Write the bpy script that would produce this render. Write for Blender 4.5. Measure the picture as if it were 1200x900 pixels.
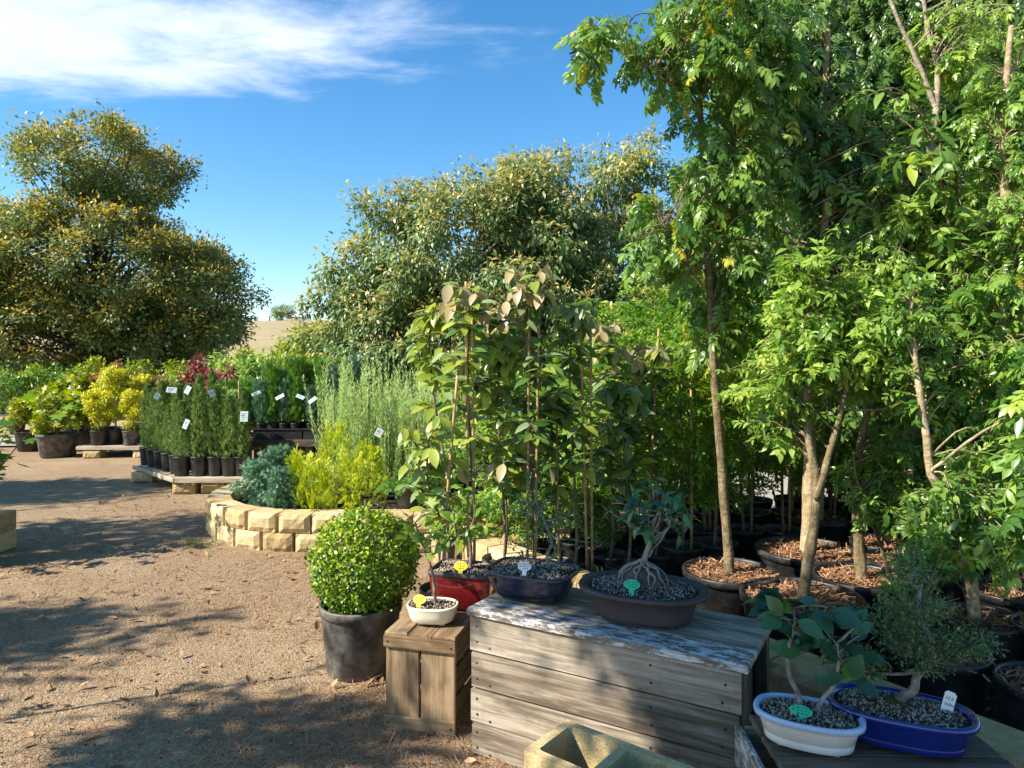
import bpy, math, random
import numpy as np
from mathutils import Vector, Matrix

for _o in list(bpy.data.objects):
    bpy.data.objects.remove(_o)
SC = bpy.context.scene
COL = SC.collection
R = math.radians
F, HY, EYE = 832.0, 420.0, 1.55          # focal length and horizon in photo pixels, eye height in metres

# ------------------------------------------------------------------ camera
cam = bpy.data.cameras.new("camera")
cam.sensor_width = 36.0
cam.lens = F / 1200.0 * 36.0
cam.shift_y = -(450.0 - HY) / 1200.0
cam.clip_start = 0.05
cam.clip_end = 3000.0
cam_o = bpy.data.objects.new("camera", cam)
cam_o.location = (0, 0, EYE)
cam_o.rotation_euler = (R(90), 0, 0)
COL.objects.link(cam_o)
SC.camera = cam_o

# ------------------------------------------------------------------ light
SUN_EL = R(38.0)
SUN_XY = Vector((-0.94, -0.34)).normalized()          # towards the sun, on the ground plane
to_sun = Vector((SUN_XY.x * math.cos(SUN_EL), SUN_XY.y * math.cos(SUN_EL), math.sin(SUN_EL)))
sun = bpy.data.lights.new("sun", 'SUN')
sun.energy = 5.0
sun.angle = R(0.5)
sun.color = (1.0, 0.93, 0.81)
sun_o = bpy.data.objects.new("sun", sun)
sun_o.rotation_euler = (-to_sun).to_track_quat('-Z', 'Y').to_euler()
sun_o.location = (-20, -10, 25)
COL.objects.link(sun_o)

world = bpy.data.worlds.new("World")
SC.world = world
world.use_nodes = True
wn, wl = world.node_tree.nodes, world.node_tree.links
wn.clear()

def wmath(op, a, b=None, c=None):
    n = wn.new('ShaderNodeMath'); n.operation = op
    for i, x in enumerate((a, b, c)):
        if x is None: continue
        if isinstance(x, (int, float)): n.inputs[i].default_value = x
        else: wl.new(x, n.inputs[i])
    return n.outputs[0]

sky = wn.new('ShaderNodeTexSky')
sky.sky_type = 'NISHITA'
sky.sun_disc = False
sky.sun_elevation = SUN_EL
sky.sun_rotation = math.atan2(SUN_XY.x, SUN_XY.y)
sky.altitude = 300.0
sky.air_density = 1.0
sky.dust_density = 0.35
sky.ozone_density = 2.6
tc = wn.new('ShaderNodeTexCoord')
sep = wn.new('ShaderNodeSeparateXYZ'); wl.new(tc.outputs['Generated'], sep.inputs[0])
zc = wmath('MAXIMUM', sep.outputs['Z'], 0.02)
cx, cy = wmath('DIVIDE', sep.outputs['X'], zc), wmath('DIVIDE', sep.outputs['Y'], zc)
comb = wn.new('ShaderNodeCombineXYZ'); wl.new(cx, comb.inputs[0]); wl.new(cy, comb.inputs[1])
mp = wn.new('ShaderNodeMapping'); mp.inputs['Scale'].default_value = (1.25, 2.0, 1.0); mp.inputs['Rotation'].default_value = (0, 0, R(16))
wl.new(comb.outputs[0], mp.inputs[0])
nz = wn.new('ShaderNodeTexNoise'); nz.inputs['Scale'].default_value = 2.1; nz.inputs['Detail'].default_value = 9; nz.inputs['Roughness'].default_value = 0.62
nz.inputs['Distortion'].default_value = 0.35
wl.new(mp.outputs[0], nz.inputs['Vector'])
nz2 = wn.new('ShaderNodeTexNoise'); nz2.inputs['Scale'].default_value = 1.1; nz2.inputs['Detail'].default_value = 5
wl.new(mp.outputs[0], nz2.inputs['Vector'])
ux = wmath('ADD', cx, 2.2)
ex = wmath('DIVIDE', ux, 2.14)
ey = wmath('DIVIDE', wmath('SUBTRACT', cy, wmath('MULTIPLY_ADD', ux, 0.05, 2.12)), 0.62)
rad = wmath('SQRT', wmath('ADD', wmath('MULTIPLY', ex, ex), wmath('MULTIPLY', ey, ey)))
dens = wmath('ADD', wmath('SUBTRACT', 1.0, rad), wmath('MULTIPLY', wmath('SUBTRACT', nz.outputs['Fac'], 0.47), 0.95))
dens = wmath('ADD', dens, wmath('MULTIPLY', wmath('SUBTRACT', nz2.outputs['Fac'], 0.5), 0.5))
cr = wn.new('ShaderNodeMapRange'); cr.interpolation_type = 'SMOOTHSTEP'
cr.inputs['From Min'].default_value = -0.08; cr.inputs['From Max'].default_value = 0.55
wl.new(dens, cr.inputs['Value'])
cov = wmath('MULTIPLY', cr.outputs[0], wmath('MULTIPLY_ADD', nz.outputs['Fac'], 0.55, 0.6))
cov = wmath('MINIMUM', cov, 0.95)
hs = wn.new('ShaderNodeHueSaturation'); hs.inputs['Hue'].default_value = 0.495; hs.inputs['Saturation'].default_value = 1.30; hs.inputs['Value'].default_value = 1.0
wl.new(sky.outputs[0], hs.inputs['Color'])
mxc = wn.new('ShaderNodeMix'); mxc.data_type = 'RGBA'
mxc.inputs['B'].default_value = (4.6, 5.1, 6.1, 1)
wl.new(cov, mxc.inputs['Factor']); wl.new(hs.outputs[0], mxc.inputs['A'])
bg = wn.new('ShaderNodeBackground'); bg.inputs['Strength'].default_value = 0.10
wo = wn.new('ShaderNodeOutputWorld')
wl.new(mxc.outputs['Result'], bg.inputs['Color']); wl.new(bg.outputs[0], wo.inputs['Surface'])

SC.view_settings.view_transform = 'Standard'
SC.view_settings.look = 'None'
SC.view_settings.exposure = 1.2
SC.view_settings.gamma = 1.0
SC.view_settings.use_curve_mapping = False
SC.cycles.max_bounces = 6
SC.cycles.diffuse_bounces = 3
SC.cycles.glossy_bounces = 2
SC.cycles.transmission_bounces = 4
SC.cycles.use_denoising = True

# ------------------------------------------------------------------ photo measurement helpers
def G(px, py, z=0.0):
    """The point at height z that the photo shows at this pixel."""
    d = F * (EYE - z) / (py - HY)
    return ((px - 600.0) / F * d, d, z)

def D(px, py, d):
    """The point at distance d that the photo shows at this pixel."""
    return ((px - 600.0) / F * d, d, EYE - (py - HY) / F * d)

# ------------------------------------------------------------------ materials
MATS = {}
def new_mat(name):
    m = bpy.data.materials.new(name); m.use_nodes = True
    n, l = m.node_tree.nodes, m.node_tree.links
    p = n['Principled BSDF']
    return m, n, l, p

def ramp(n, l, fac, stops):
    r = n.new('ShaderNodeValToRGB')
    e = r.color_ramp.elements
    while len(e) < len(stops): e.new(0.5)
    for el, (pos, c) in zip(e, stops):
        el.position = pos; el.color = (*c, 1)
    l.new(fac, r.inputs[0])
    return r.outputs[0]

def noise(n, l, vec, scale, detail=4, rough=0.55, dist=0.0):
    t = n.new('ShaderNodeTexNoise')
    t.inputs['Scale'].default_value = scale; t.inputs['Detail'].default_value = detail
    t.inputs['Roughness'].default_value = rough; t.inputs['Distortion'].default_value = dist
    if vec is not None: l.new(vec, t.inputs['Vector'])
    return t.outputs['Fac']

def objvec(n, l, scale=(1, 1, 1), rnd=True):
    c = n.new('ShaderNodeTexCoord'); m = n.new('ShaderNodeMapping')
    m.inputs['Scale'].default_value = scale
    l.new(c.outputs['Object'], m.inputs[0])
    if rnd:
        i = n.new('ShaderNodeObjectInfo'); k = n.new('ShaderNodeMath'); k.operation = 'MULTIPLY'
        k.inputs[1].default_value = 37.0; l.new(i.outputs['Random'], k.inputs[0])
        l.new(k.outputs[0], m.inputs['Location'])
    return m.outputs[0]

def mixc(n, l, fac, a, b, mode='MIX'):
    m = n.new('ShaderNodeMix'); m.data_type = 'RGBA'; m.blend_type = mode
    for s, x in (('Factor', fac), ('A', a), ('B', b)):
        if isinstance(x, (int, float)): m.inputs[s].default_value = x
        elif isinstance(x, tuple): m.inputs[s].default_value = (*x, 1)
        else: l.new(x, m.inputs[s])
    return m.outputs['Result']

def nmath(n, l, op, a, b=None, clamp=False):
    m = n.new('ShaderNodeMath'); m.operation = op; m.use_clamp = clamp
    for i, x in enumerate((a, b)):
        if x is None: continue
        if isinstance(x, (int, float)): m.inputs[i].default_value = x
        else: l.new(x, m.inputs[i])
    return m.outputs[0]

def bump(n, l, p, h, strength=0.4, dist=0.01):
    b = n.new('ShaderNodeBump'); b.inputs['Strength'].default_value = strength; b.inputs['Distance'].default_value = dist
    l.new(h, b.inputs['Height']); l.new(b.outputs[0], p.inputs['Normal'])

def leaf_mat(name, dark, light, tip=None, rough=0.42, trans=0.3, spec=0.5):
    """v picks the leaf between its dark and light colour, t is the share of young growth."""
    m, n, l, p = new_mat(name)
    a = n.new('ShaderNodeAttribute'); a.attribute_name = 'v'
    i = n.new('ShaderNodeObjectInfo')
    f = nmath(n, l, 'ADD', a.outputs['Fac'], nmath(n, l, 'MULTIPLY', nmath(n, l, 'SUBTRACT', i.outputs['Random'], 0.5), 0.25), True)
    c = mixc(n, l, f, dark, light)
    if tip:
        t = n.new('ShaderNodeAttribute'); t.attribute_name = 't'
        c = mixc(n, l, t.outputs['Fac'], c, tip)
    l.new(c, p.inputs['Base Color'])
    p.inputs['Roughness'].default_value = rough
    p.inputs['Specular IOR Level'].default_value = spec
    tr = n.new('ShaderNodeBsdfTranslucent')
    h = n.new('ShaderNodeHueSaturation'); h.inputs['Hue'].default_value = 0.497; h.inputs['Saturation'].default_value = 1.1; h.inputs['Value'].default_value = 1.5
    l.new(c, h.inputs['Color']); l.new(h.outputs[0], tr.inputs[0])
    x = n.new('ShaderNodeMixShader'); x.inputs[0].default_value = trans
    l.new(p.outputs[0], x.inputs[1]); l.new(tr.outputs[0], x.inputs[2])
    l.new(x.outputs[0], n['Material Output'].inputs['Surface'])
    MATS[name] = m
    return m

def plain(name, col, rough=0.5, var=0.15, scale=20.0, spec=0.5, bstr=0.0, coat=0.0):
    m, n, l, p = new_mat(name)
    v = objvec(n, l)
    f = noise(n, l, v, scale, 5, 0.6)
    c = ramp(n, l, f, [(0.25, tuple(x * (1 - var) for x in col)), (0.75, tuple(min(1, x * (1 + var)) for x in col))])
    l.new(c, p.inputs['Base Color'])
    p.inputs['Roughness'].default_value = rough
    p.inputs['Specular IOR Level'].default_value = spec
    p.inputs['Coat Weight'].default_value = coat
    if bstr: bump(n, l, p, f, bstr, 0.004)
    MATS[name] = m
    return m

def pot_plastic(name, col, dust, rough=0.42, amount=0.5):
    m, n, l, p = new_mat(name)
    v = objvec(n, l, (1, 1, 1))
    a = noise(n, l, v, 9, 6, 0.65)
    b = noise(n, l, v, 60, 3, 0.6)
    k = nmath(n, l, 'MULTIPLY', ramp(n, l, a, [(0.42, (0, 0, 0)), (0.72, (1, 1, 1))]), nmath(n, l, 'MULTIPLY_ADD', b, 1.0), True)
    k = nmath(n, l, 'MULTIPLY', k, amount)
    c = mixc(n, l, k, col, dust)
    l.new(c, p.inputs['Base Color'])
    l.new(nmath(n, l, 'MULTIPLY_ADD', k, 0.4), p.inputs['Roughness'])
    rr = nmath(n, l, 'ADD', nmath(n, l, 'MULTIPLY', k, 0.5), rough, True)
    l.new(rr, p.inputs['Roughness'])
    bump(n, l, p, b, 0.08, 0.002)
    MATS[name] = m
    return m

def wood(name, c0, c1, c2, grain=1.0, moss=0.0, paint=None, paint_amt=0.5, stain=0.35):
    """Grain along local X."""
    m, n, l, p = new_mat(name)
    v = objvec(n, l, (1.3, 22 * grain, 22 * grain))
    g = noise(n, l, v, 2.2, 8, 0.62, 0.6)
    v2 = objvec(n, l, (0.6, 70 * grain, 70 * grain))
    g2 = noise(n, l, v2, 2.0, 4, 0.6)
    gi = n.new('ShaderNodeObjectInfo')
    g = nmath(n, l, 'ADD', g, nmath(n, l, 'MULTIPLY', nmath(n, l, 'SUBTRACT', gi.outputs['Random'], 0.5), 0.16))
    c = ramp(n, l, g, [(0.34, c0), (0.5, c1), (0.66, c2)])
    sw = noise(n, l, objvec(n, l, (60, 2, 2)), 2.0, 2, 0.5)
    c = mixc(n, l, nmath(n, l, 'MULTIPLY', ramp(n, l, sw, [(0.5, (0, 0, 0)), (0.7, (1, 1, 1))]), 0.10), c, c0)
    c = mixc(n, l, nmath(n, l, 'MULTIPLY', g2, 0.45), c, tuple(x * 0.45 for x in c1))
    v3 = objvec(n, l, (2.5, 6, 6))
    s = noise(n, l, v3, 2.4, 5, 0.6)
    sm = ramp(n, l, s, [(0.50, (0, 0, 0)), (0.72, (1, 1, 1))])
    c = mixc(n, l, nmath(n, l, 'MULTIPLY', sm, stain), c, (c0[0] * 0.35, c0[1] * 0.34, c0[2] * 0.33))
    if moss:
        mm = ramp(n, l, noise(n, l, objvec(n, l, (2, 3, 3)), 1.7, 5, 0.6), [(0.5, (0, 0, 0)), (0.7, (1, 1, 1))])
        c = mixc(n, l, nmath(n, l, 'MULTIPLY', mm, moss), c, (0.10, 0.105, 0.045))
    h = nmath(n, l, 'ADD', g, nmath(n, l, 'MULTIPLY', g2, 0.7))
    if paint:
        pv = objvec(n, l, (3.2, 9, 9))
        pn = noise(n, l, pv, 4.0, 12, 0.78, 0.1)
        pm = ramp(n, l, pn, [(0.5 - 0.25 * (paint_amt - 0.4), (1, 1, 1)), (0.56 - 0.25 * (paint_amt - 0.4), (0, 0, 0))])
        pm2 = nmath(n, l, 'MULTIPLY', pm, ramp(n, l, g2, [(0.32, (0.25, 0.25, 0.25)), (0.5, (1, 1, 1))]))
        c = mixc(n, l, pm2, c, paint)
        h = nmath(n, l, 'ADD', h, nmath(n, l, 'MULTIPLY', pm2, 0.6))
    l.new(c, p.inputs['Base Color'])
    p.inputs['Roughness'].default_value = 0.78
    p.inputs['Specular IOR Level'].default_value = 0.25
    bump(n, l, p, h, 0.5, 0.004)
    MATS[name] = m
    return m

def stone(name, c0, c1, c2, speck=0.35, scale=14, moss=0.0):
    m, n, l, p = new_mat(name)
    v = objvec(n, l)
    a = noise(n, l, v, scale, 7, 0.65)
    b = noise(n, l, v, scale * 9, 4, 0.7)
    i = n.new('ShaderNodeObjectInfo')
    f = nmath(n, l, 'ADD', a, nmath(n, l, 'MULTIPLY', nmath(n, l, 'SUBTRACT', i.outputs['Random'], 0.5), 0.40))
    c = ramp(n, l, f, [(0.25, c0), (0.5, c1), (0.78, c2)])
    c = mixc(n, l, nmath(n, l, 'MULTIPLY', ramp(n, l, b, [(0.35, (1, 1, 1)), (0.55, (0, 0, 0))]), speck), c, tuple(x * 0.45 for x in c0))
    if moss:
        mm = ramp(n, l, noise(n, l, v, 6, 5, 0.6), [(0.45, (0, 0, 0)), (0.68, (1, 1, 1))])
        c = mixc(n, l, nmath(n, l, 'MULTIPLY', mm, moss), c, (0.12, 0.11, 0.04))
    l.new(c, p.inputs['Base Color'])
    p.inputs['Roughness'].default_value = 0.92
    p.inputs['Specular IOR Level'].default_value = 0.2
    bump(n, l, p, nmath(n, l, 'ADD', a, nmath(n, l, 'MULTIPLY', b, 0.5)), 0.7, 0.012)
    MATS[name] = m
    return m

def bark(name, c0, c1, c2, ring=0.0):
    m, n, l, p = new_mat(name)
    v = objvec(n, l, (14, 14, 4.5))
    a = noise(n, l, v, 2.6, 9, 0.72, 0.6)
    v2 = objvec(n, l, (5, 5, 14))
    b = noise(n, l, v2, 3.0, 4, 0.6)
    c = ramp(n, l, a, [(0.3, c0), (0.5, c1), (0.72, c2)])
    c = mixc(n, l, nmath(n, l, 'MULTIPLY', ramp(n, l, b, [(0.5, (0, 0, 0)), (0.68, (1, 1, 1))]), 0.45), c, tuple(x * 0.45 for x in c0))
    li = noise(n, l, objvec(n, l, (6, 6, 5)), 2.4, 8, 0.7)
    c = mixc(n, l, nmath(n, l, 'MULTIPLY', ramp(n, l, li, [(0.53, (0, 0, 0)), (0.60, (1, 1, 1))]), 0.5), c, (min(1, c2[0] * 1.15), min(1, c2[1] * 1.22), min(1, c2[2] * 1.3)))
    c = mixc(n, l, nmath(n, l, 'MULTIPLY', ramp(n, l, li, [(0.36, (1, 1, 1)), (0.44, (0, 0, 0))]), 0.55), c, tuple(x * .55 for x in c0))
    l.new(c, p.inputs['Base Color'])
    p.inputs['Roughness'].default_value = 0.85
    p.inputs['Specular IOR Level'].default_value = 0.25
    bump(n, l, p, nmath(n, l, 'ADD', a, b), 0.9, 0.012)
    MATS[name] = m
    return m

# ground: pale gravel over brown earth with reddish needle drifts
def gravel_mat():
    m, n, l, p = new_mat('gravel')
    c = n.new('ShaderNodeTexCoord'); v = c.outputs['Object']
    big = noise(n, l, v, 0.55, 5, 0.6)
    mid = noise(n, l, v, 3.0, 6, 0.65)
    fine = noise(n, l, v, 70.0, 5, 0.75)
    vo = n.new('ShaderNodeTexVoronoi'); vo.inputs['Scale'].default_value = 130.0; l.new(v, vo.inputs['Vector'])
    sp = n.new('ShaderNodeSeparateColor'); l.new(vo.outputs['Color'], sp.inputs[0])
    base = ramp(n, l, mid, [(0.25, (0.195, 0.128, 0.068)), (0.5, (0.325, 0.222, 0.120)), (0.75, (0.450, 0.325, 0.190))])
    base = mixc(n, l, ramp(n, l, big, [(0.40, (0, 0, 0)), (0.62, (1, 1, 1))]), base, (0.255, 0.163, 0.090))
    st = ramp(n, l, sp.outputs[0], [(0.0, (0.12, 0.085, 0.055)), (0.35, (0.27, 0.19, 0.115)), (0.7, (0.39, 0.29, 0.185)), (1.0, (0.56, 0.46, 0.34))])
    c1 = mixc(n, l, 0.42, base, st)
    c2 = mixc(n, l, nmath(n, l, 'MULTIPLY', ramp(n, l, fine, [(0.3, (1, 1, 1)), (0.5, (0, 0, 0))]), 0.6), c1, (0.085, 0.058, 0.038))
    l.new(c2, p.inputs['Base Color'])
    p.inputs['Roughness'].default_value = 0.95
    p.inputs['Specular IOR Level'].default_value = 0.15
    h = nmath(n, l, 'ADD', nmath(n, l, 'MULTIPLY', vo.outputs['Distance'], -0.6), nmath(n, l, 'ADD', fine, mid))
    bump(n, l, p, h, 0.7, 0.012)
    MATS['gravel'] = m

def soil_like(name, stops, scale=40, bdist=0.01):
    m, n, l, p = new_mat(name)
    v = objvec(n, l)
    a = noise(n, l, v, scale, 6, 0.7)
    b = noise(n, l, v, scale * 0.08, 4, 0.6)
    f = nmath(n, l, 'ADD', nmath(n, l, 'MULTIPLY', a, 0.7), nmath(n, l, 'MULTIPLY', b, 0.3))
    l.new(ramp(n, l, f, stops), p.inputs['Base Color'])
    p.inputs['Roughness'].default_value = 0.95
    p.inputs['Specular IOR Level'].default_value = 0.15
    bump(n, l, p, a, 0.8, bdist)
    MATS[name] = m

gravel_mat()
soil_like('dry_grass', [(0.3, (0.22, 0.165, 0.082)), (0.5, (0.33, 0.258, 0.14)), (0.7, (0.42, 0.34, 0.20))], 1.6, 0.05)
soil_like('pale_gravel', [(0.3, (0.22, 0.20, 0.17)), (0.5, (0.33, 0.31, 0.27)), (0.7, (0.45, 0.42, 0.38))], 60)
soil_like('potting_soil', [(0.3, (0.020, 0.015, 0.011)), (0.5, (0.055, 0.040, 0.028)), (0.72, (0.13, 0.09, 0.06))], 70)
soil_like('bark_mulch', [(0.3, (0.055, 0.028, 0.015)), (0.5, (0.17, 0.085, 0.042)), (0.72, (0.31, 0.17, 0.09))], 55)
soil_like('weed_mat', [(0.3, (0.008, 0.008, 0.009)), (0.5, (0.016, 0.016, 0.017)), (0.72, (0.04, 0.034, 0.028))], 30)
stone('sandstone', (0.36, 0.25, 0.11), (0.54, 0.405, 0.205), (0.64, 0.51, 0.30), 0.42, 20)
stone('mossy_sandstone', (0.25, 0.165, 0.07), (0.42, 0.29, 0.135), (0.54, 0.39, 0.20), 0.45, 14, 0.10)
stone('yellow_concrete', (0.38, 0.27, 0.11), (0.54, 0.40, 0.18), (0.62, 0.48, 0.25), 0.45, 16, 0.12)
stone('grey_rock', (0.07, 0.055, 0.042), (0.135, 0.11, 0.088), (0.21, 0.18, 0.15), 0.4, 22, 0.25)
wood('weathered_wood', (0.12, 0.090, 0.062), (0.30, 0.245, 0.18), (0.47, 0.405, 0.32), 1.0, 0.3, None, 0, 0.6)
wood('painted_wood', (0.12, 0.09, 0.06), (0.24, 0.19, 0.14), (0.34, 0.28, 0.21), 1.0, 0.2, (0.62, 0.61, 0.59), 0.55)
wood('brown_wood', (0.13, 0.075, 0.036), (0.27, 0.175, 0.092), (0.37, 0.26, 0.15), 0.8, 0.12, None, 0, 0.6)
wood('dark_wood', (0.06, 0.042, 0.03), (0.13, 0.095, 0.065), (0.21, 0.16, 0.115), 1.0, 0.3)
wood('pale_timber', (0.30, 0.24, 0.16), (0.45, 0.37, 0.26), (0.56, 0.48, 0.36), 0.7, 0.0)
wood('bamboo', (0.30, 0.18, 0.07), (0.46, 0.30, 0.13), (0.58, 0.42, 0.21), 0.5, 0.0, None, 0, 0.25)
pot_plastic('black_plastic', (0.012, 0.012, 0.013), (0.12, 0.11, 0.095), 0.40, 0.35)
pot_plastic('dusty_plastic', (0.030, 0.030, 0.030), (0.26, 0.23, 0.195), 0.42, 0.75)
plain('cream_glaze', (0.74, 0.69, 0.52), 0.16, 0.05, 8, 0.6, 0, 0.4)
plain('white_glaze', (0.66, 0.64, 0.58), 0.35, 0.14, 14, 0.5)
plain('blue_rim_glaze', (0.36, 0.47, 0.62), 0.25, 0.2, 14, 0.5)
plain('red_glaze', (0.16, 0.010, 0.012), 0.14, 0.35, 6, 0.6, 0, 0.5)
plain('navy_glaze', (0.010, 0.014, 0.032), 0.20, 0.4, 7, 0.6, 0, 0.35)
plain('cobalt_glaze', (0.006, 0.020, 0.16), 0.13, 0.25, 6, 0.6, 0, 0.6)
plain('brown_clay', (0.058, 0.044, 0.045), 0.55, 0.25, 10, 0.4)
plain('nail_steel', (0.035, 0.025, 0.02), 0.7, 0.3, 40)
plain('yellow_label', (0.78, 0.60, 0.02), 0.5, 0.06)
plain('green_label', (0.02, 0.50, 0.24), 0.5, 0.06)
plain('white_label', (0.80, 0.80, 0.78), 0.5, 0.04)
plain('grey_label', (0.48, 0.56, 0.54), 0.35, 0.12, 30)
plain('label_ink', (0.03, 0.035, 0.045), 0.7, 0.1)
plain('pale_ink', (0.16, 0.24, 0.26), 0.7, 0.2)
plain('stone_dark', (0.075, 0.062, 0.052), 0.85, 0.4, 60)
plain('stone_pale', (0.40, 0.33, 0.255), 0.85, 0.3, 60)
plain('stone_tan', (0.31, 0.205, 0.125), 0.9, 0.3, 60)
plain('needle_red', (0.33, 0.18, 0.085), 0.8, 0.5, 3)
plain('bark_chip', (0.22, 0.105, 0.05), 0.85, 0.55, 30)
plain('bark_chip_pale', (0.37, 0.21, 0.105), 0.85, 0.4, 30)
plain('moss', (0.05, 0.065, 0.016), 0.95, 0.4, 60, 0.1, 0.5)
plain('shed_white', (0.75, 0.75, 0.74), 0.6, 0.05)
plain('shed_grey', (0.40, 0.42, 0.43), 0.6, 0.1)
bark('bark_grey', (0.17, 0.135, 0.10), (0.30, 0.24, 0.175), (0.42, 0.35, 0.26))
bark('bark_olive', (0.075, 0.055, 0.028), (0.175, 0.13, 0.065), (0.31, 0.24, 0.13))
bark('bark_pale', (0.19, 0.14, 0.075), (0.35, 0.265, 0.15), (0.47, 0.38, 0.24))
bark('bark_dark', (0.04, 0.03, 0.023), (0.085, 0.065, 0.05), (0.15, 0.115, 0.09))
bark('bark_silver', (0.14, 0.13, 0.112), (0.26, 0.242, 0.212), (0.38, 0.36, 0.32))
bark('bark_brown', (0.11, 0.065, 0.04), (0.20, 0.125, 0.08), (0.29, 0.20, 0.135))

leaf_mat('leaf_box', (0.045, 0.115, 0.010), (0.22, 0.35, 0.022), (0.44, 0.52, 0.035), 0.38, 0.3)
leaf_mat('leaf_gum', (0.050, 0.095, 0.032), (0.225, 0.28, 0.08), (0.56, 0.39, 0.065), 0.5, 0.28)
leaf_mat('leaf_grey', (0.080, 0.145, 0.048), (0.25, 0.34, 0.115), (0.50, 0.42, 0.13), 0.4, 0.28)
leaf_mat('leaf_dark', (0.030, 0.080, 0.018), (0.145, 0.25, 0.052), (0.22, 0.30, 0.05), 0.28, 0.36)
leaf_mat('leaf_pinnate', (0.065, 0.155, 0.026), (0.26, 0.40, 0.072), (0.55, 0.44, 0.03), 0.30, 0.40)
leaf_mat('leaf_lime', (0.10, 0.21, 0.032), (0.38, 0.52, 0.10), (0.48, 0.50, 0.10), 0.36, 0.45)
leaf_mat('leaf_mid', (0.060, 0.150, 0.026), (0.26, 0.40, 0.075), (0.34, 0.42, 0.06), 0.32, 0.40)
leaf_mat('leaf_yellow', (0.27, 0.31, 0.018), (0.58, 0.55, 0.035), (0.72, 0.68, 0.06), 0.5, 0.33)
leaf_mat('leaf_yellowgreen', (0.12, 0.19, 0.015), (0.30, 0.36, 0.03), (0.60, 0.50, 0.03), 0.45, 0.32)
leaf_mat('leaf_gold', (0.15, 0.25, 0.012), (0.47, 0.54, 0.028), (0.64, 0.65, 0.04), 0.6, 0.30)
leaf_mat('leaf_blue', (0.070, 0.165, 0.085), (0.19, 0.33, 0.19), None, 0.6, 0.2)
leaf_mat('leaf_pencil', (0.060, 0.125, 0.026), (0.26, 0.37, 0.10), None, 0.55, 0.30)
leaf_mat('leaf_sage', (0.20, 0.32, 0.085), (0.50, 0.62, 0.24), (0.50, 0.50, 0.22), 0.55, 0.34)
leaf_mat('leaf_fern', (0.07, 0.17, 0.02), (0.17, 0.33, 0.05), None, 0.5, 0.3)
leaf_mat('leaf_red', (0.11, 0.024, 0.022), (0.26, 0.060, 0.055), (0.36, 0.15, 0.09), 0.45, 0.25)
leaf_mat('leaf_orange', (0.16, 0.16, 0.03), (0.30, 0.24, 0.06), (0.42, 0.17, 0.08), 0.45, 0.28)
leaf_mat('leaf_broad', (0.048, 0.120, 0.022), (0.18, 0.30, 0.065), (0.42, 0.38, 0.04), 0.30, 0.33)
leaf_mat('leaf_tan', (0.32, 0.25, 0.11), (0.50, 0.41, 0.22), None, 0.35, 0.30)
leaf_mat('leaf_olive', (0.20, 0.27, 0.035), (0.40, 0.46, 0.075), None, 0.35, 0.35)
leaf_mat('leaf_sagebroad', (0.14, 0.20, 0.085), (0.26, 0.33, 0.15), None, 0.28, 0.28)
leaf_mat('leaf_fig', (0.018, 0.062, 0.030), (0.045, 0.125, 0.055), (0.06, 0.17, 0.03), 0.2, 0.15)
leaf_mat('leaf_maple', (0.09, 0.17, 0.015), (0.22, 0.31, 0.03), None, 0.45, 0.4)
leaf_mat('leaf_bonsai', (0.030, 0.068, 0.022), (0.12, 0.20, 0.065), (0.24, 0.32, 0.05), 0.32, 0.25)
leaf_mat('leaf_bright', (0.060, 0.150, 0.015), (0.19, 0.34, 0.035), (0.32, 0.38, 0.04), 0.32, 0.36)
leaf_mat('leaf_dead', (0.20, 0.10, 0.045), (0.42, 0.26, 0.13), None, 0.7, 0.1)
M = MATS
# ------------------------------------------------------------------ object helpers
def tag(o, label=None, cat=None, group=None, kind=None):
    if label: o['label'] = label
    if cat: o['category'] = cat
    if group: o['group'] = group
    if kind: o['kind'] = kind
    return o

def thing(name, label, cat, loc=(0, 0, 0), rz=0.0, group=None):
    o = bpy.data.objects.new(name, None)
    o.empty_display_size = 0.1
    COL.objects.link(o)
    o.location = loc; o.rotation_euler = (0, 0, rz)
    return tag(o, label, cat, group)

def link(name, me, parent=None, kind=None):
    o = bpy.data.objects.new(name, me)
    COL.objects.link(o)
    if parent is not None: o.parent = parent
    if kind: o['kind'] = kind
    return o

def copy_tree(o, parent=None):
    c = o.copy(); COL.objects.link(c)
    if parent is not None: c.parent = parent
    for ch in KIDS.get(o.name, ()) or list(o.children):
        copy_tree(ch, c)
    return c
KIDS = {}

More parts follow.
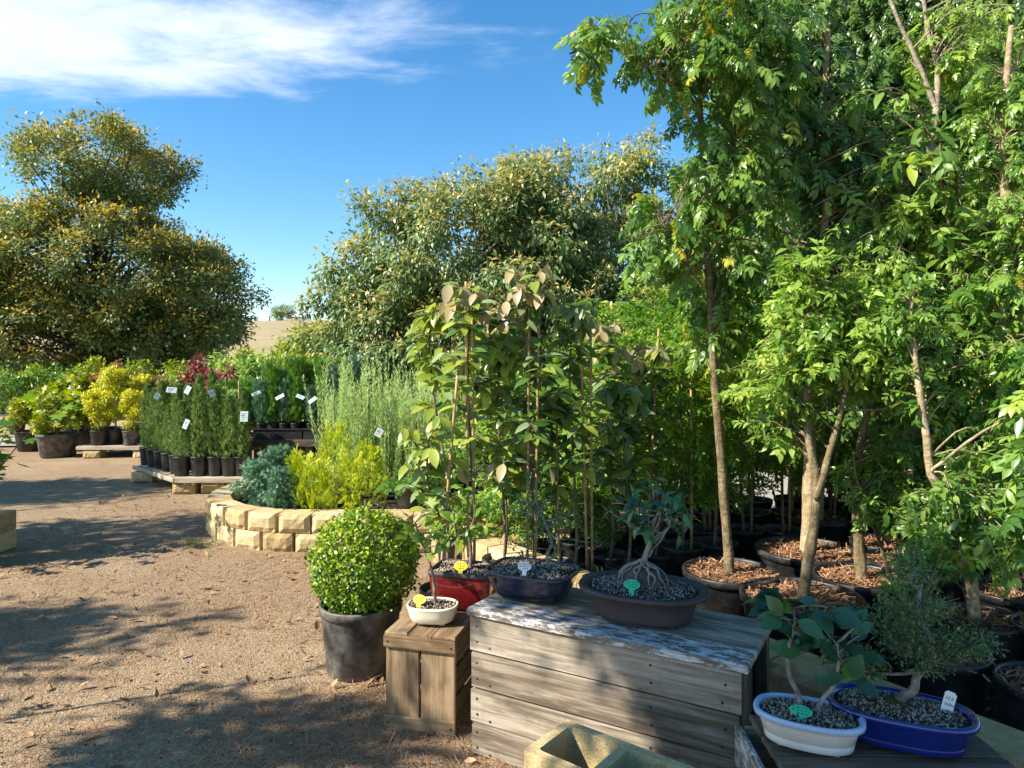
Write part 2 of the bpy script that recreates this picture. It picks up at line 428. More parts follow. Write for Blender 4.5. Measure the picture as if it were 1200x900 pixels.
class MB:
    """Collects solid shapes and links them as one mesh."""
    def __init__(s): s.v, s.f, s.m, s.sm = [], [], [], []
    def add(s, vs, fs, mi=0, smooth=False):
        b = len(s.v); s.v += [tuple(x) for x in vs]
        for f in fs:
            s.f.append(tuple(i + b for i in f)); s.m.append(mi); s.sm.append(smooth)
        return s
    def box(s, c, d, rz=0.0, mi=0, bev=0.0, tilt=None):
        x, y, z = d[0] / 2, d[1] / 2, d[2] / 2
        if bev <= 0:
            vs = [(-x, -y, -z), (x, -y, -z), (x, y, -z), (-x, y, -z), (-x, -y, z), (x, -y, z), (x, y, z), (-x, y, z)]
            fs = [(0, 3, 2, 1), (4, 5, 6, 7), (0, 1, 5, 4), (1, 2, 6, 5), (2, 3, 7, 6), (3, 0, 4, 7)]
        else:
            vs = []
            for k, (zz, q) in enumerate(((-z, bev), (-z + bev, 0), (z - bev, 0), (z, bev))):
                vs += [(-x + q, -y + q, zz), (x - q, -y + q, zz), (x - q, y - q, zz), (-x + q, y - q, zz)]
            fs = [(0, 3, 2, 1), (12, 13, 14, 15)]
            for k in range(3):
                for i in range(4):
                    j = (i + 1) % 4
                    fs.append((4 * k + i, 4 * k + j, 4 * k + 4 + j, 4 * k + 4 + i))
        mt = Matrix.Translation(c) @ Matrix.Rotation(rz, 4, 'Z')
        if tilt is not None: mt = mt @ tilt
        return s.add([mt @ Vector(q) for q in vs], fs, mi)
    def tube(s, pts, rad, n=6, mi=0, cap=True):
        pts = [Vector(p) for p in pts]
        k = len(pts)
        rad = [rad] * k if isinstance(rad, (int, float)) else list(rad)
        vs, fs = [], []
        t0 = (pts[1] - pts[0]).normalized()
        a = Vector((1, 0, 0)) if abs(t0.x) < 0.8 else Vector((0, 1, 0))
        u = t0.cross(a).normalized()
        for i in range(k):
            t = (pts[min(i + 1, k - 1)] - pts[max(i - 1, 0)]).normalized()
            u = (u - t * u.dot(t)).normalized(); w = t.cross(u)
            for j in range(n):
                an = 2 * math.pi * j / n
                vs.append(pts[i] + (u * math.cos(an) + w * math.sin(an)) * rad[i])
        for i in range(k - 1):
            for j in range(n):
                j2 = (j + 1) % n
                fs.append((i * n + j, i * n + j2, i * n + n + j2, i * n + n + j))
        if cap:
            fs.append(tuple(range(n - 1, -1, -1))); fs.append(tuple(range((k - 1) * n, k * n)))
        return s.add(vs, fs, mi, True)
    def lathe(s, prof, n=24, sx=1.0, sy=1.0, p=2.0, mi=0, c=(0, 0, 0), close=True):
        vs, fs = [], []
        for r, z in prof:
            for j in range(n):
                a = 2 * math.pi * j / n
                ca, sa = math.cos(a), math.sin(a)
                if p != 2.0:
                    ca = math.copysign(abs(ca) ** (2 / p), ca); sa = math.copysign(abs(sa) ** (2 / p), sa)
                vs.append((c[0] + ca * r * sx, c[1] + sa * r * sy, c[2] + z))
        for i in range(len(prof) - 1):
            for j in range(n):
                j2 = (j + 1) % n
                fs.append((i * n + j, i * n + j2, i * n + n + j2, i * n + n + j))
        if close: fs.append(tuple(range(n - 1, -1, -1)))
        return s.add(vs, fs, mi, True)
    def disc(s, r, z, n=24, sx=1.0, sy=1.0, p=2.0, mi=0, dome=0.0, rings=3, rnd=None):
        vs, fs = [(0, 0, z + dome)], []
        for k in range(1, rings + 1):
            q = k / rings
            for j in range(n):
                a = 2 * math.pi * j / n
                ca, sa = math.cos(a), math.sin(a)
                if p != 2.0:
                    ca = math.copysign(abs(ca) ** (2 / p), ca); sa = math.copysign(abs(sa) ** (2 / p), sa)
                zz = z + dome * (1 - q * q) + (rnd.uniform(-1, 1) * min(r * 0.03, 0.003) if rnd and k < rings else 0)
                vs.append((ca * r * q * sx, sa * r * q * sy, zz))
        for j in range(n): fs.append((0, 1 + j, 1 + (j + 1) % n))
        for k in range(rings - 1):
            for j in range(n):
                j2 = (j + 1) % n
                fs.append((1 + k * n + j, 1 + (k + 1) * n + j, 1 + (k + 1) * n + j2, 1 + k * n + j2))
        return s.add(vs, fs, mi, True)
    def rough(s, amp, freq=9.0):
        from mathutils import noise as mn
        s.v = [tuple(Vector(q) + mn.noise_vector(Vector(q) * freq) * amp + mn.noise_vector(Vector(q) * freq * 3) * amp * .5) for q in s.v]
        return s
    def mesh(s, name, mats):
        me = bpy.data.meshes.new(name)
        me.from_pydata(s.v, [], s.f)
        for m in (mats if isinstance(mats, (list, tuple)) else [mats]): me.materials.append(M[m])
        me.polygons.foreach_set('material_index', s.m)
        me.polygons.foreach_set('use_smooth', s.sm)
        me.update()
        return me
    def build(s, name, mats, parent=None, kind=None):
        return link(name, s.mesh(name, mats), parent, kind)

# ---- leaf templates: (vertices, triangles); x along the leaf, z its upper side, length 1
def tpl_leaf(w=0.4, st=2, fold=0.12, arch=0.15, peak=0.42, stalk=0.0):
    xs = np.linspace(0, 1, st + 2)
    V, T = [], []
    V.append((stalk * 0, 0, 0))
    rows = []
    for x in xs[1:-1]:
        q = math.sin(math.pi * (x ** (math.log(0.5) / math.log(peak)))) ** 0.85
        h = w / 2 * q
        z = -arch * x * x
        b = len(V)
        V += [(x, h, z + fold * h * 2), (x, 0, z), (x, -h, z + fold * h * 2)]
        rows.append(b)
    tip = len(V); V.append((1, 0, -arch * 1.1))
    b = rows[0]; T += [(0, b + 1, b), (0, b + 2, b + 1)]
    for r0, r1 in zip(rows[:-1], rows[1:]):
        T += [(r0, r0 + 1, r1 + 1), (r0, r1 + 1, r1), (r0 + 1, r0 + 2, r1 + 2), (r0 + 1, r1 + 2, r1 + 1)]
    b = rows[-1]; T += [(b, b + 1, tip), (b + 1, b + 2, tip)]
    V = np.array(V, float)
    if stalk:
        V[:, 0] = V[:, 0] * (1 - stalk) + stalk
        k = len(V)
        V = np.vstack([V, [(0, 0.012, 0.02), (0, -0.012, 0.02), (stalk + 0.04, 0.008, 0), (stalk + 0.04, -0.008, 0)]])
        T += [(k, k + 1, k + 3), (k, k + 3, k + 2)]
    return V, np.array(T, int)

def tpl_diamond(w=0.45, fold=0.12):
    return (np.array([(0, 0, 0), (0.45, w / 2, fold * w), (0.5, 0, 0), (0.45, -w / 2, fold * w), (1, 0, -0.1)], float),
            np.array([(0, 2, 1), (2, 4, 1), (0, 3, 2), (2, 3, 4)], int))

def tpl_blade(w=0.14):
    return np.array([(0, w / 2, 0), (0, -w / 2, 0), (0.6, w / 3, 0.03), (0.6, -w / 3, 0.03), (1, 0, 0)], float), np.array([(0, 1, 3), (0, 3, 2), (2, 3, 4)], int)

def tpl_frond(n=4, w=0.10, spread=0.45, seed=1):
    """A feathery conifer spray: a stem blade and side blades."""
    rg = np.random.default_rng(seed)
    V, T = [], []
    def blade(p, d, ln, w):
        d = np.array(d, float); d /= np.linalg.norm(d)
        s = np.cross(d, (0, 0, 1.0)); s /= max(1e-6, np.linalg.norm(s)); b = len(V)
        p = np.array(p, float)
        V.extend([p + s * w / 2, p - s * w / 2, p + d * ln])
        T.append((b, b + 1, b + 2))
    blade((0, 0, 0), (1, 0, 0.05), 1.0, w)
    for i in range(n):
        x = 0.12 + 0.62 * i / n
        for sg in (-1, 1):
            blade((x, 0, 0), (0.8, sg * (0.55 + 0.3 * rg.random()), rg.uniform(-0.35, 0.35)), spread * (1.05 - 0.6 * x), w * 0.95)
    return np.array(V), np.array(T, int)

def tpl_pinnate(pairs=5, lw=0.42, ll=0.34, droop=0.35, seed=1, curl=0.16):
    """A compound leaf: stalk, pairs of leaflets and an end leaflet."""
    rg = np.random.default_rng(seed)
    V, T = [], []
    lv, lt = tpl_leaf(lw, 2, 0.10, curl)
    def axis(x): return np.array([x, 0, -droop * x * x])
    st = [axis(x) for x in np.linspace(0, 0.82, 5)]
    for a, b in zip(st[:-1], st[1:]):
        k = len(V); V.extend([a + (0, .006, 0), a - (0, .006, 0), b + (0, .005, 0), b - (0, .005, 0)])
        T.extend([(k, k + 1, k + 3), (k, k + 3, k + 2)])
    def leaflet(p, d, ln):
        d = np.array(d, float); d /= np.linalg.norm(d)
        up = np.array([0.15, 0, 1.0]); yv = np.cross(up, d); yv /= np.linalg.norm(yv); zv = np.cross(d, yv)
        k = len(V)
        for q in lv: V.append(p + ln * (q[0] * d + q[1] * yv + q[2] * zv))
        T.extend([tuple(i + k for i in f) for f in lt])
    for i in range(pairs):
        x = 0.24 + 0.56 * i / max(1, pairs - 1)
        for sg in (-1, 1):
            leaflet(axis(x + rg.uniform(-.02, .02)), (0.55 + rg.uniform(-.25, .25), sg * 0.8, -0.25 - droop * x + rg.uniform(-.45, .3)), ll * rg.uniform(.7, 1.15))
    leaflet(axis(0.8), (1, 0, -0.4 - droop), ll * 1.05)
    return np.array(V), np.array(T, int)

def tpl_lobed(lobes=5):
    V = [(0.18, 0, 0)]; T = []
    k = lobes * 2 + 1
    for i in range(k):
        a = -2.4 + 4.8 * i / (k - 1)
        r = (0.62 if i % 2 else 0.34) * (1.0 - 0.10 * abs(a))
        if i in (0, k - 1): r = 0.22
        V.append((0.3 + r * math.cos(a) * 1.1, r * math.sin(a), -0.10 * r + 0.05 * (i % 2)))
    for i in range(k - 1): T.append((0, i + 1, i + 2))
    b = len(V); V += [(-0.45, 0.012, 0.02), (-0.45, -0.012, 0.02), (0.22, 0.01, 0), (0.22, -0.01, 0)]
    T += [(b, b + 1, b + 3), (b, b + 3, b + 2)]
    return np.array(V, float), np.array(T, int)

def tpl_stone(seed=0):
    rg = np.random.default_rng(seed)
    V = np.array([(1, 0, 0), (-1, 0, 0), (0, 1, 0), (0, -1, 0), (0, 0, 0.7), (0, 0, -0.7)], float) * 0.5
    V *= rg.uniform(0.7, 1.25, V.shape[0])[:, None]
    return V, np.array([(0, 2, 4), (2, 1, 4), (1, 3, 4), (3, 0, 4), (2, 0, 5), (1, 2, 5), (3, 1, 5), (0, 3, 5)], int)

def tpl_chip():
    return np.array([(0, -.05, 0), (0, .05, .03), (.5, -.065, .10), (.5, .05, .07), (1, -.03, 0), (1, .04, .03)], float), np.array([(0, 2, 1), (1, 2, 3), (2, 4, 3), (3, 4, 5)], int)

def unit(a):
    return a / np.maximum(1e-9, np.linalg.norm(a, axis=-1, keepdims=True))

class Cloud:
    """Many small leaf-like pieces gathered into one mesh, with per-piece attributes v and t."""
    def __init__(s): s.V, s.T, s.v, s.t, s.k = [], [], [], [], 0
    def add(s, tpl, P, X, N, S, v, t=0.0):
        TV, TT = tpl
        P = np.asarray(P, float).reshape(-1, 3); n = len(P)
        if n == 0: return s
        X = unit(np.broadcast_to(np.asarray(X, float), (n, 3)))
        N = np.broadcast_to(np.asarray(N, float), (n, 3))
        Y = unit(np.cross(N, X) + 1e-7); Z = np.cross(X, Y)
        S = np.broadcast_to(np.asarray(S, float), (n,))
        W = P[:, None, :] + S[:, None, None] * (TV[None, :, 0, None] * X[:, None, :] + TV[None, :, 1, None] * Y[:, None, :] + TV[None, :, 2, None] * Z[:, None, :])
        s.V.append(W.reshape(-1, 3))
        m = len(TV)
        s.T.append((TT[None] + (np.arange(n) * m)[:, None, None]).reshape(-1, 3) + s.k)
        s.v.append(np.repeat(np.broadcast_to(v, (n,)), m)); s.t.append(np.repeat(np.broadcast_to(t, (n,)), m))
        s.k += n * m
        return s
    def mesh(s, name, mat):
        V, T = np.concatenate(s.V), np.concatenate(s.T)
        me = bpy.data.meshes.new(name)
        me.vertices.add(len(V)); me.vertices.foreach_set('co', V.astype(np.float32).ravel())
        me.loops.add(T.size); me.loops.foreach_set('vertex_index', T.astype(np.int32).ravel())
        me.polygons.add(len(T)); me.polygons.foreach_set('loop_start', np.arange(0, T.size, 3, dtype=np.int32))
        me.update(calc_edges=True)
        for nm, arr in (('v', s.v), ('t', s.t)):
            at = me.attributes.new(nm, 'FLOAT', 'POINT')
            at.data.foreach_set('value', np.clip(np.concatenate(arr), 0, 1).astype(np.float32))
        me.materials.append(M[mat])
        return me
    def build(s, name, mat, parent=None, kind=None):
        return link(name, s.mesh(name, mat), parent, kind)

def rdir(rg, n):
    return unit(rg.normal(size=(n, 3)))

def spline(pts, n):
    """Smooth curve through the points."""
    P = np.array(pts, float)
    if len(P) < 3: return [tuple(P[0] + (P[-1] - P[0]) * i / (n - 1)) for i in range(n)]
    t = np.linspace(0, len(P) - 1, n); out = []
    for q in t:
        i = min(int(q), len(P) - 2); u = q - i
        p0, p1, p2, p3 = P[max(i - 1, 0)], P[i], P[i + 1], P[min(i + 2, len(P) - 1)]
        out.append(tuple(0.5 * (2 * p1 + (p2 - p0) * u + (2 * p0 - 5 * p1 + 4 * p2 - p3) * u * u + (3 * p1 - p0 - 3 * p2 + p3) * u ** 3)))
    return out

def limb(rg, start, d, ln, n=7, grav=0.0, wob=0.12):
    """A branch as a polyline that bends up or down as it grows."""
    p = np.array(start, float); d = unit(np.array(d, float)); out = [p.copy()]
    for i in range(n - 1):
        d = unit(d + rg.normal(size=3) * wob + np.array([0, 0, -grav / n]))
        p = p + d * ln / (n - 1); out.append(p.copy())
    return np.array(out)

def taper(r0, r1, n): return [r0 + (r1 - r0) * i / (n - 1) for i in range(n)]

def along(rg, poly, n, lo=0.2, hi=1.0):
    """n points along a polyline and the direction there."""
    poly = np.asarray(poly); q = rg.uniform(lo, hi, n) * (len(poly) - 1)
    i = np.minimum(q.astype(int), len(poly) - 2); u = (q - i)[:, None]
    return poly[i] * (1 - u) + poly[i + 1] * u, unit(poly[i + 1] - poly[i])

# ------------------------------------------------------------------ pots
def round_pot(parent, r, h, mat='black_plastic', soil='potting_soil', n=28, fill=0.86, taper_=0.80, rim=True, dome=0.01):
    rb = r * taper_; th = max(0.004, r * 0.03)
    prof = [(rb * 0.96, 0), (rb, 0.008)]
    if rim:
        prof += [(r * 0.955, h * 0.86), (r * 0.96, h * 0.865), (r * 1.0, h * 0.87), (r * 1.01, h * 0.985), (r * 1.0, h), (r * 0.94, h), (r * 0.935, h * 0.97), (rb * 0.9, h * 0.5)]
    else:
        prof += [(r, h - 0.004), (r * 0.995, h), (r - th, h), (r - th - 0.002, h - 0.01), (rb * 0.9, h * 0.4)]
    o = MB().lathe(prof, n).build('pot', mat, parent)
    s = MB().disc(r * 0.93, h * fill, n, dome=dome, rings=3, rnd=random.Random(3)).build('soil', soil, parent)
    return o, s, h * fill

def bonsai_pot(parent, prof, sx, sy, p, mat, soil_z, soil_r, rimmat=None, rimfrom=99, n=44, feet=0.012):
    mb = MB().lathe(prof, n, sx, sy, p)
    if rimmat:
        for i, fc in enumerate(mb.f):
            if i // n >= rimfrom and len(fc) == 4: mb.m[i] = 1
    o = mb.build('pot', [mat, rimmat] if rimmat else mat, parent)
    for fx in (-1, 1):
        for fy in (-1, 1):
            f = MB().box((fx * sx * 0.42, fy * sy * 0.36, feet / 2), (sx * 0.24, sy * 0.24, feet), bev=0.002)
            f.build('foot', mat, parent)
    MB().disc(soil_r, soil_z, n, sx, sy, p, dome=0.012, rings=4, rnd=random.Random(5)).build('soil', 'potting_soil', parent)

def pebbles(parent, rg, sx, sy, p, z, n, s0, s1, mats=('stone_dark', 'stone_pale', 'stone_tan'), share=(0.45, 0.3, 0.25), dome=0.012):
    a = rg.uniform(0, 2 * np.pi, n); q = np.sqrt(rg.random(n)) * 0.97
    ca, sa = np.cos(a), np.sin(a)
    ca = np.sign(ca) * np.abs(ca) ** (2 / p); sa = np.sign(sa) * np.abs(sa) ** (2 / p)
    P = np.stack([ca * q * sx, sa * q * sy, z + 0.001 + dome * (1 - q * q) + rg.uniform(0, s0 * 0.7, n)], 1)
    k = np.searchsorted(np.cumsum(share), rg.random(n))
    for i, mt in enumerate(mats):
        c = Cloud(); sel = P[k == i]
        for sd in range(3):
            q2 = sel[sd::3]
            c.add(tpl_stone(sd + 7 * i), q2, rdir(rg, len(q2)), rdir(rg, len(q2)), rg.uniform(s0, s1, len(q2)), rg.random(len(q2)))
        c.build('gravel', mt, parent, 'stuff')

def chips(parent, rg, r, z, n, s0=0.03, s1=0.07):
    for mt, k in (('bark_chip', n * 2 // 3), ('bark_chip_pale', n // 3)):
        a = rg.uniform(0, 2 * np.pi, k); q = np.sqrt(rg.random(k)) * r * 0.9
        P = np.stack([np.cos(a) * q, np.sin(a) * q, z + 0.012 + rg.uniform(0, 0.02, k)], 1)
        X = rdir(rg, k); X[:, 2] *= 0.35
        Nn = rdir(rg, k) * 0.6 + np.array([0, 0, 1.0])
        Cloud().add(tpl_chip(), P - unit(X) * 0.02, X, Nn, rg.uniform(s0, s1, k), 0.5).build('bark_mulch', mt, parent, 'stuff')

def rock_mesh(name, seed, sx, sy, sz, mat, sub=2, rough=0.18):
    import bmesh
    from mathutils import noise as mn
    bm = bmesh.new(); bmesh.ops.create_icosphere(bm, subdivisions=sub, radius=1.0)
    for v in bm.verts:
        d = mn.noise(v.co * 1.3 + Vector((seed, 0, 0))) * rough * 2 + mn.noise(v.co * 3.5 + Vector((0, seed, 0))) * rough
        v.co = v.co * (1 + d); v.co = Vector((v.co.x * sx, v.co.y * sy, v.co.z * sz))
    me = bpy.data.meshes.new(name); bm.to_mesh(me); bm.free(); me.materials.append(M[mat])
    return me

def put_leaf(me, name, parent, p, x, nrm, s, base):
    """One leaf object with its stalk at p; parent stands at base without rotation."""
    x = Vector(x).normalized(); nrm = Vector(nrm)
    y = nrm.cross(x)
    if y.length < 1e-5: y = Vector((0, 1, 0)).cross(x)
    y.normalize(); z = x.cross(y)
    o = bpy.data.objects.new(name, me); COL.objects.link(o); o.parent = parent
    q = Vector(p) - Vector(base)
    o.matrix_basis = Matrix(((x.x * s, y.x * s, z.x * s, q.x), (x.y * s, y.y * s, z.y * s, q.y), (x.z * s, y.z * s, z.z * s, q.z), (0, 0, 0, 1)))
    return o

ORD = ['first', 'second', 'third', 'fourth', 'fifth', 'sixth', 'seventh', 'eighth', 'ninth', 'tenth', 'eleventh', 'twelfth', 'thirteenth', 'fourteenth']
LEAF2 = tpl_leaf(0.42, 2)
LEAFD = tpl_diamond()
PINS = [tpl_pinnate(5, 0.42, 0.32, 0.2, 1, .1), tpl_pinnate(4, 0.40, 0.36, 0.6, 2, .35), tpl_pinnate(6, 0.38, 0.28, 0.35, 3, .2), tpl_pinnate(5, 0.46, 0.30, 0.05, 4, .28), tpl_pinnate(3, 0.42, 0.40, 0.4, 5, .05)]
# ================================================================== SETTING
rng = np.random.default_rng(11)

def sheet(name, xs, ys, zf, mat):
    nx, ny = len(xs), len(ys)
    vs = [(x, y, zf(x, y)) for y in ys for x in xs]
    fs = [(j * nx + i, j * nx + i + 1, (j + 1) * nx + i + 1, (j + 1) * nx + i) for j in range(ny - 1) for i in range(nx - 1)]
    mb = MB(); mb.add(vs, fs, 0, True)
    return mb.build(name, mat, None, 'structure')

def sm(a, b, x):
    t = min(1.0, max(0.0, (x - a) / (b - a))); return t * t * (3 - 2 * t)

from mathutils import noise as mnoise
def gz(x, y):
    n = mnoise.noise(Vector((x * 0.6, y * 0.6, 0))) * 0.018 + mnoise.noise(Vector((x * 2.7, y * 2.7, 3))) * 0.008
    return n - 0.004

def far_z(x, y):
    z = -0.03 + 8.4 * sm(25, 150, y) + 0.6 * mnoise.noise(Vector((x * 0.02, y * 0.02, 5))) * sm(40, 90, y)
    z += 0.9 * sm(14.5, 24, y) * sm(-2.0, -12.0, x)
    return z
xs = [-1500, -600, -250, -120] + [-90 + 6 * i for i in range(31)] + [120, 250, 600, 1500]
ys = [-1500, -400, -100, -30, -10, 0, 8, 14, 17, 20, 25, 30, 40, 50, 60, 75, 90, 105, 120, 135, 150, 170, 220, 400, 900, 2400]
sheet('dry_field', xs, ys, far_z, 'dry_grass')
gx = [-14 + 0.2 * i for i in range(141)]; gy = [-6 + 0.2 * i for i in range(106)]
sheet('gravel_ground', gx, gy, gz, 'gravel')
rx = [1.0 + 0.6 * i for i in range(24)]; ry = [6.95 + 0.3 * i for i in range(10)]
sheet('gravel_road', rx, ry, lambda x, y: gz(x, y) + 0.03, 'pale_gravel')
sheet('side_road', [-14 + 0.9 * i for i in range(10)], [12.4 + 0.25 * i for i in range(6)], lambda x, y: gz(x, y) + 0.03, 'pale_gravel')

# growing beds: black weed mat behind the long retaining wall, soil inside the round bed
WA, WB = Vector((-0.62, 5.38, 0)), Vector((1.82, 1.90, 0))          # outer foot line of the diagonal wall
wdir = (WB - WA).normalized(); wn_ = Vector((-wdir.y, wdir.x, 0))    # wn_ points into the bed
def bed_sheet(name, poly, z, mat):
    MB().add([(p[0], p[1], z) for p in poly], [tuple(range(len(poly)))]).build(name, mat, None, 'structure')
pa, pb = WA + wn_ * 0.12, WB + wn_ * 0.12
bed_sheet('weed_mat', [tuple(pa), tuple(pb), (8, 1.9), (8, 6.9), (1.2, 6.9), (1.2, 5.55), (-0.3, 5.55)], 0.035, 'weed_mat')
CB, RB = Vector((-1.68, 6.80, 0)), 1.14
poly = [(CB.x + (RB - 0.14) * math.cos(a), CB.y + (RB - 0.14) * math.sin(a)) for a in [math.pi * (1.0 + 0.5 * i / 10) for i in range(11)]]
bed_sheet('bed_soil', poly + [(1.3, 5.80), (1.3, 6.85), (0.6, 8.3), (-2.85, 8.3)], 0.20, 'potting_soil')

# ------------------------------------------------------------------ retaining walls of split-faced blocks
def block_mesh(seed, w, d, h, mat):
    """A split-face block: rough front (-y), chamfered cap edge."""
    rg = random.Random(seed); nx, nz = 7, 5
    vs, fs = [], []
    for k in range(nz):
        for i in range(nx):
            u, q = i / (nx - 1), k / (nz - 1)
            edge = (i in (0, nx - 1)) or (k in (0, nz - 1))
            dd = rg.uniform(-0.003, 0.002) if edge else rg.uniform(0.005, 0.014)
            vs.append(((u - 0.5) * w, -d / 2 + (0.010 if edge else 0) - dd, q * h))
    for k in range(nz - 1):
        for i in range(nx - 1):
            fs.append((k * nx + i, k * nx + i + 1, (k + 1) * nx + i + 1, (k + 1) * nx + i))
    b = len(vs)
    vs += [(-w / 2, d / 2, 0), (w / 2, d / 2, 0), (w / 2, d / 2, h), (-w / 2, d / 2, h)]
    top = [(nz - 1) * nx + i for i in range(nx)]
    fs.append(tuple(top) + (b + 2, b + 3))
    fs.append(tuple(range(nx - 1, -1, -1)) + (b, b + 1))
    fs.append((b + 1, b, b + 3, b + 2))
    fs.append(tuple([b] + [k * nx for k in range(nz)] + [b + 3])[::-1])
    fs.append(tuple([b + 1] + [k * nx + nx - 1 for k in range(nz)] + [b + 2]))
    m = MB().add(vs, fs)
    return m.mesh('brick', mat)

BLK_W, BLK_D, BLK_H = 0.27, 0.20, 0.155
blocks = [block_mesh(i, BLK_W - 0.008, BLK_D, BLK_H - 0.005, 'sandstone') for i in range(5)]
mossy = [block_mesh(20 + i, 0.30, 0.22, BLK_H - 0.005, 'mossy_sandstone') for i in range(4)]

def lay(parent, meshes, p, ang, z, rg, sx=1.0):
    o = link('brick', rg.choice(meshes), parent)
    o.location = (p.x - parent.location.x, p.y - parent.location.y, z); o.rotation_euler = (0, 0, ang + rg.uniform(-0.02, 0.02)); o.scale = (sx, 1, 1)
    return o

rr = random.Random(4)
bedwall = thing('retaining_wall', 'curved retaining wall of yellow split-faced blocks around the conifer bed', 'retaining wall', (CB.x, CB.y, 0))
course = []
L = 0.0
total_arc = math.pi / 2 * (RB - BLK_D / 2)
path_len = 1.5 + total_arc + 3.1
for c in range(2):
    s = 0.13 * c
    while s < path_len:
        if s < 1.5:
            p = Vector((CB.x - RB + BLK_D / 2, CB.y + 1.5 - s, 0)); a = R(-90)
        elif s < 1.5 + total_arc:
            t = (s - 1.5) / (RB - BLK_D / 2); an = math.pi + t
            p = Vector((CB.x + (RB - BLK_D / 2) * math.cos(an), CB.y + (RB - BLK_D / 2) * math.sin(an), 0)); a = an + R(90)
        else:
            p = Vector((CB.x + s - 1.5 - total_arc, CB.y - RB + BLK_D / 2, 0)); a = 0
        curved = 1.5 <= s < 1.5 + total_arc
        lay(bedwall, blocks, p, a, c * BLK_H, rr, 0.965 if curved else 1.0)
        s += BLK_W if not curved else BLK_W * 0.985

diag = thing('retaining_wall', 'mossy sandstone block wall running behind the timber crates beside the tree pots', 'retaining wall', (WA.x, WA.y, 0))
ang = math.atan2(wdir.y, wdir.x)
n = int((WB - WA).length / 0.31)
for c in range(2):
    for i in range(n):
        p = WA + wdir * (0.31 * i + 0.155 * c + 0.15) + wn_ * 0.11
        lay(diag, blocks if i < 4 else mossy, p, ang, c * BLK_H - 0.02, rr, 1.13 if i < 4 else 1.0)

left = thing('retaining_wall', 'end of a block wall just showing at the left edge of the path', 'retaining wall', (-4.36, 5.75, 0))
for c in range(2):
    for i in range(2):
        lay(left, blocks, Vector((-4.215 - 0.27 * i, 5.75, 0)), 0, c * BLK_H, rr)

# ------------------------------------------------------------------ boards
def board(parent, name, size, loc, rot=(0, 0, 0), mat='weathered_wood', bev=0.004, nails=(), seed=0):
    """A board with grain along its x axis; nails are (x, z) spots on its front face."""
    rg = random.Random(seed * 7 + 1)
    mb = MB(); mb.box((0, 0, 0), size, bev=bev)
    mb.v = [(x, y + rg.uniform(-0.0015, 0.0015), z + rg.uniform(-0.002, 0.002)) for x, y, z in mb.v]
    for x, z in nails:
        mb.tube([(x, -size[1] / 2 - 0.0022, z), (x, -size[1] / 2 + 0.003, z)], 0.0045, 7, 1)
    o = mb.build(name, [mat, 'nail_steel'], parent)
    o.location = loc; o.rotation_euler = rot
    return o

# big crate ---------------------------------------------------------
big = thing('wooden_crate', 'long low weathered timber crate with peeling white top carrying two bonsai', 'crate', (-0.16, 2.77, 0), R(-30))
CL, CD, CH = 1.03, 0.43, 0.58
z = 0.55
for i, h in enumerate((0.140, 0.144, 0.134, 0.124)):
    zc_ = z - h / 2
    nl = [(-CL / 2 + 0.03, 0.03), (-CL / 2 + 0.032, -0.03), (CL / 2 - 0.30, 0.03), (CL / 2 - 0.298, -0.03), (CL / 2 - 0.05, 0.02), (CL / 2 - 0.06, -0.04), (-CL / 2 + 0.09, -0.045)]
    board(big, 'plank', (CL - (0.0, 0.012, 0.004, 0.016)[i], 0.02, h - 0.005), (CL / 2 - 0.004, 0.011, zc_), nails=nl, seed=i)
    board(big, 'plank', (CL, 0.02, h - 0.005), (CL / 2, CD - 0.011, zc_), seed=i + 8)
    board(big, 'plank', (CD - 0.05, 0.02, h - 0.004), (0.012, CD / 2, zc_), (0, 0, R(90)), seed=i + 16)
    board(big, 'plank', (CD - 0.10, 0.02, h - 0.004), (CL - 0.05, CD / 2, zc_), (0, 0, R(90)), 'dark_wood', seed=i + 24)
    z -= h
for i, (y, w, mt) in enumerate(((0.062, 0.142, 'painted_wood'), (0.210, 0.144, 'weathered_wood'), (0.358, 0.140, 'weathered_wood'))):
    board(big, 'plank', (CL + 0.03, w, 0.028), (CL / 2 + 0.004, y - 0.004, 0.566), (0, 0, R((0.2, -0.3, 0.4)[i])), mt, 0.005, seed=40 + i)
for x in (0.035, CL - 0.012):
    for y in (0.045, CD - 0.045):
        board(big, 'post', (0.545, 0.05, 0.045), (x, y, 0.274), (0, R(90), 0), 'dark_wood', seed=50)

